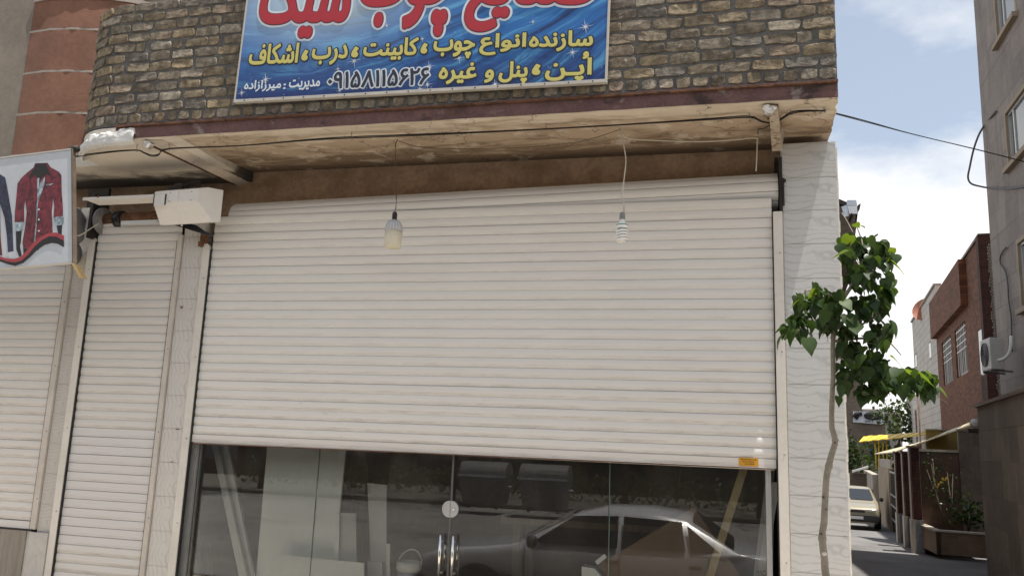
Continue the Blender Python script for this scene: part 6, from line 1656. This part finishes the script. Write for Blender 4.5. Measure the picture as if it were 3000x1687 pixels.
for (c, h, n, yv) in cl:
    for _ in range(int(n * .83)):
        while True:
            a, b = rg.uniform(-1, 1), rg.uniform(-1, 1)
            if a * a + b * b < 1: break
        d = rg.uniform(-.22, .24)
        young = rg.random() < yv
        L = rg.uniform(.052, .088) * (.75 if young else 1)
        # blades hang outward and down from their stalks
        yaw = rg.uniform(0, 2 * PI); pitch = rg.uniform(.35, 1.25)
        put_leaf(c[0] + a * h[0] * .92 - 6, c[1] + b * h[1] * .92 - 16, d, L, young, yaw, pitch, rg.uniform(-.6, .6))
# a few leaves one can point to
for px, py, L, y, yaw, pit in ((2490, 690, .085, 1, 2.0, .8), (2485, 735, .09, 1, 3.3, .2), (2545, 695, .07, 0, .4, .9), (2612, 770, .105, 1, -.5, .75), (2590, 835, .125, 0, -.3, .9), (2575, 880, .08, 1, -.4, .5), (2575, 935, .11, 0, -.5, .9), (2525, 985, .07, 1, -.3, .35), (2610, 1045, .095, 1, -.3, .6), (2690, 1095, .1, 1, -.2, .6), (2715, 1090, .1, 1, -.5, .9), (2540, 885, .09, 1, -.8, .7), (2560, 1060, .13, 0, -1.4, 1.2), (2395, 850, .07, 1, 2.6, .4), (2340, 880, .07, 1, 2.8, .5), (2505, 655, .05, 1, 1, .2), (2518, 660, .05, 1, -1, .3), (2460, 1130, .07, 0, -1, 1.3), (2455, 1160, .06, 0, -1.2, 1.3), (2330, 965, .1, 0, 3.6, 1.0), (2365, 990, .1, 0, -.9, 1.2), (2295, 980, .09, 0, 3.4, .9), (2300, 960, .07, 0, 3.0, .3), (2670, 1085, .08, 1, 1.3, .2), (2750, 1135, .07, 1, -.3, .8), (2605, 940, .1, 0, -.6, 1.0)):
    put_leaf(px, py, rg.uniform(-.24, -.05), L, y, yaw, pit, rg.uniform(-.4, .4))
st_ = MB()
for (c, h, n, yv) in cl:
    for _ in range(3): a = TP(c[0] + rg.uniform(-.6, .6) * h[0], c[1] + rg.uniform(-.6, .6) * h[1], rg.uniform(-.1, .1)); st_.tube([a, a + Vector((rg.uniform(-.07, .07), rg.uniform(-.05, .05), rg.uniform(-.06, .03)))], .0016, 4)
o = st_.build('twig', M['bark'], tr_); o['kind'] = 'stuff'
mb = MB()
for (c, h, n, yv) in cl:
    for _ in range(int(n * 1.15)):
        a, b = rg.gauss(0, .42), rg.gauss(0, .42)
        if a * a + b * b > .9: continue
        p = TP(c[0] + a * h[0] - 4, c[1] + b * h[1] - 12, rg.uniform(-.16, .24)); L = rg.uniform(.05, .088)
        src = rg.choice(LM); Mx = Matrix.Translation(p) @ Matrix.Rotation(rg.uniform(0, 2 * PI), 4, 'Z') @ Matrix.Rotation(rg.uniform(.35, 1.25), 4, 'Y') @ Matrix.Rotation(rg.uniform(-.6, .6), 4, 'X') @ Matrix.Scale(L, 4)
        mb.add([Mx @ v.co for v in src.vertices], [tuple(f.vertices) for f in src.polygons], True)
o = mb.build('inner_leaves', M['leaf_inner'], tr_); o['kind'] = 'stuff'

# ================================================================== CARS
def sedan(name, label, loc, rz, paint):
    """saloon, nose at local -X, 4.35 m long"""
    t = thing(name, label, 'car', loc, None, rz)
    L = 4.35
    sta = [(-2.17, .62, .66, .50), (-2.12, .70, .74, .66), (-1.9, .78, .80, .74), (-1.2, .86, .83, .88), (-.95, .90, .84, .92), (-.25, .93, .845, 1.30), (.1, .93, .845, 1.38), (.6, .935, .845, 1.39), (1.05, .935, .84, 1.34), (1.62, .95, .83, .99), (1.8, .95, .82, .955), (2.05, .93, .79, .94), (2.14, .85, .74, .86), (2.17, .62, .70, .62)]
    mb = MB(); rows = []
    for (x, belt, hw, top) in sta:
        gh = max(0, top - belt)
        k = min(1, gh / .4)
        wt = hw * (1 - .26 * k)
        half = [(hw * .9, .22), (hw, .34), (hw * 1.0, .55), (hw * .985, belt - .06), (hw * (.95 - .0 * k), belt), (wt * (.93 if k < .1 else 1), max(belt + .012, top - .06 * k)), (wt * (.72 if k < .1 else .86), max(belt + .025, top - .01)), (0, max(belt + .03, top + .015))]
        rows.append([(x, y, z) for y, z in half] + [(x, -y, z) for y, z in reversed(half[:-1])])
    n = len(rows[0]); vs = [p for r in rows for p in r]
    fs = [(i * n + j, (i + 1) * n + j, (i + 1) * n + j + 1, i * n + j + 1) for i in range(len(rows) - 1) for j in range(n - 1)]
    fs += [tuple(range(n)), tuple(reversed(range((len(rows) - 1) * n, len(rows) * n)))]
    mb.add(vs, fs, True); mb.sm[-1] = mb.sm[-2] = False
    body = mb.build('body', paint, t, local=True)
    def q(name, pts, m, off=(0, 0, 0), th=.006, par=None):
        c = Vector(off); P = [Vector(p) + c for p in pts]; nrm = (P[1] - P[0]).cross(P[2] - P[0]).normalized()
        if nrm.dot(c) < 0: nrm = -nrm
        return MB().prism(P, -nrm * th).build(name, m, t, local=True)
    q('windscreen', [(-.90, -.66, .955), (-.90, .66, .955), (-.31, .555, 1.305), (-.31, -.555, 1.305)], M['car_glass'], (-.02, 0, .022))
    q('rear_window', [(1.56, -.64, 1.015), (1.56, .64, 1.015), (1.10, .555, 1.315), (1.10, -.555, 1.315)], M['car_glass'], (.02, 0, .022))
    for s in (-1, 1):
        off = (0, s * .018, .004)
        q('side_window', [(-.72, s * .79, .965), (.28, s * .80, .965), (.28, s * .66, 1.31), (-.24, s * .66, 1.285)], M['car_glass'], off)
        q('side_window', [(.34, s * .80, .965), (1.05, s * .79, .97), (1.0, s * .665, 1.285), (.34, s * .66, 1.31)], M['car_glass'], off)
        q('side_window', [(1.11, s * .785, .975), (1.42, s * .775, .985), (1.06, s * .67, 1.25)], M['car_glass'], off)
        MB().box(-1.85, 2.0, s * .846 - .008, s * .846 + .008, .52, .58).build('side_strip', M['bumper'], t, local=True)
        for x in (-.8, .31, 1.3): MB().box(x - .004, x + .004, s * .842 - .004, s * .842 + .006, .36, .92).build('door_seam', M['bumper'], t, local=True)
        for x in (.16, 1.08): MB().box(x, x + .14, s * .85 - .012, s * .85 + .012, .80, .835).build('door_handle', M['bumper'], t, local=True)
        MB().lathe((-.70, s * .93, .99), [(0, -.06), (.06, -.05), (.075, 0), (.06, .06), (0, .07)], 10, 'X').build('wing_mirror', M['bumper'], t, local=True)
        MB().box(-2.165, -2.06, s * .50 - .17, s * .50 + .17, .585, .70).build('headlight', M['lamp_lens'], t, local=True)
        MB().box(2.06, 2.165, s * .52 - .17, s * .52 + .17, .66, .82).build('tail_light', M['lamp_red'], t, local=True)
        for x in (-1.36, 1.30):
            w = MB().lathe((x, s * .74, .30), [(.17, -.09), (.28, -.1), (.305, -.07), (.305, .07), (.28, .1), (.17, .09)], 24, 'Y').build('wheel', M['tyre'], t, local=True)
            rmo = MB().lathe((0, 0, 0), [(0, -.085), (.05, -.095), (.17, -.08), (.185, -.095), (.185, .095), (.17, .08), (.05, .095), (0, .085)], 18, 'Y').build('rim', M['galv'], None, origin=(0, 0, 0))
            rmo.parent = w; rmo.location = (0, 0, .305)
            disc(MB(), Vector((x, s * .848, .34)), .355, (0, s, 0), .003, 22).build('wheel_arch', M['bumper'], t, local=True)
    MB().box(-2.25, -2.02, -.80, .80, .28, .50).build('bumper', M['bumper'], t, local=True, bevel=.04)
    MB().box(2.02, 2.25, -.80, .80, .30, .54).build('bumper', M['bumper'], t, local=True, bevel=.04)
    MB().box(-2.172, -2.1, -.32, .32, .59, .68).build('grille', M['bumper'], t, local=True)
    pz = MB().box(-2.262, -2.252, -.26, .26, .37, .47).build('number_plate', M['plate_white'], t, local=True)
    return t
cp = onT(2583, 1480, 32); scar = ts(cp)[1] - .86
sedan('parked_car', 'cream saloon car parked nose-on far down the lane', AP(34.2, scar, gz(32.6)), math.atan2(AV.y, AV.x), M['paint_cream'])
# saloon at the kerb behind the camera, seen only mirrored in the glass doors
sedan('parked_car', 'silver-grey saloon parked at the kerb, mirrored in the glass doors', (-1.55, -4.55, -.53), 0, M['paint_silver'])

# ================================================================== ACROSS THE STREET (what the shop glass mirrors)
def bin_(label, x, y):
    t = thing('street_bin', label, 'bin', (x, y, -.33), 'galvanised street bins across the road')
    w, d = .68, .46
    mb = MB().add([(x - w * .82, y - d * .8, -.2), (x + w * .82, y - d * .8, -.2), (x + w * .82, y + d * .8, -.2), (x - w * .82, y + d * .8, -.2), (x - w, y - d, .62), (x + w, y - d, .62), (x + w, y + d, .62), (x - w, y + d, .62)], [(0, 3, 2, 1), (0, 1, 5, 4), (1, 2, 6, 5), (2, 3, 7, 6), (3, 0, 4, 7), (4, 5, 6, 7)]); mb.build('bin_body', M['galv_dull'], t)
    mb = MB(); pr = [(x - w, y + d * math.cos(PI * i / 10), .622 + .36 * math.sin(PI * i / 10)) for i in range(11)]; mb.prism(pr, (2 * w, 0, 0)); mb.build('bin_lid', M['galv_dull'], t)
    MB().box(x - w - .03, x + w + .03, y + d, y + d + .04, .56, .62).build('rim', M['galv'], t)
    for sx in (-1, 1):
        for sy in (-1, 1): MB().lathe((x + sx * w * .6, y + sy * d * .6, -.245), [(0, -.03), (.075, -.03), (.075, .03), (0, .03)], 12, 'X').build('wheel', M['tyre'], t)
        MB().tube([(x + sx * w * .9, y, .3), (x + sx * (w + .1), y, .3)], .03, 8).build('lift_pin', M['galv'], t)
bin_('galvanised street bin across the road, mirrored beside the lock', -6.8, -17.2)
bin_('galvanised street bin across the road, mirrored right of the other', -5.0, -17.0)
ob = thing('street_building', 'dark red-brown shopfront row on the far side of the street', 'building', (-8, -27, -.3))
mb = MB().box(-32, 16, -32, -27, -.4, 7.2); mb.build('wall', M['brown_brick'], ob)
MB().box(-32.2, 16.2, -26.995, -26.7, 3.0, 3.4).build('cornice', M['joint'], ob)
for i in range(13):
    x = -31 + i * 3.6
    w = MB().box(x, x + 2.9, -26.998, -26.94, -.3, 2.7).build('shopfront', M['dark_red'] if i % 3 else M['bumper'], ob)
    MB().box(x + .3, x + 2.6, -26.95, -26.93, .3, 2.4).build('pane', M['dark_glass'], w)
def street_tree(label, x, y, h, seed):
    rg = random.Random(seed); t = thing('street_tree', label, 'tree', (x, y, -.33), 'street trees across the road')
    MB().tube([(x, y, -.35), (x + .05, y, 1.0), (x - .04, y, 2.2), (x, y, h * .7)], [.10, .085, .07, .03], 8).build('trunk', M['bark_dark'], t)
    mb = MB(); tips = []
    for i in range(7): a = rg.uniform(0, 6.3); q = Vector((x + 1.3 * math.cos(a), y + 1.3 * math.sin(a), h * rg.uniform(.6, .95))); mb.tube([(x, y, h * .4), q], [.04, .012], 5); tips.append(q)
    mb.build('limb', M['bark_dark'], t)
    pts = [rg.choice(tips) + Vector((rg.gauss(0, .55), rg.gauss(0, .55), rg.gauss(0, .45))) for _ in range(650)]
    leaf_mass('crown', pts, M['leaf_far'], .24, seed, t)
for i, x in enumerate((-15.5, -11.8, -8.6, -3.2, .8, 4.6)): street_tree(('slender street tree at the far kerb, left end', 'street tree across the road behind the left bin', 'street tree across the road near the bins', 'street tree across the road opposite the doors', 'street tree across the road opposite the pier', 'street tree across the road at the right end')[i], x, -19.6 - (i % 2) * .6, 4.6 + (i % 3) * .5, 60 + i)
hd = thing('hedge', 'clipped hedge strip along the far pavement', 'hedge', (-6, -22.5, -.33))
rg = random.Random(90); leaf_mass('foliage', [(rg.uniform(-18, 9), rg.uniform(-23, -22), rg.uniform(-.3, .45)) for _ in range(3500)], M['leaf_far'], .16, 91, hd)
print('bricks', nb, 'leaves', nleaf)
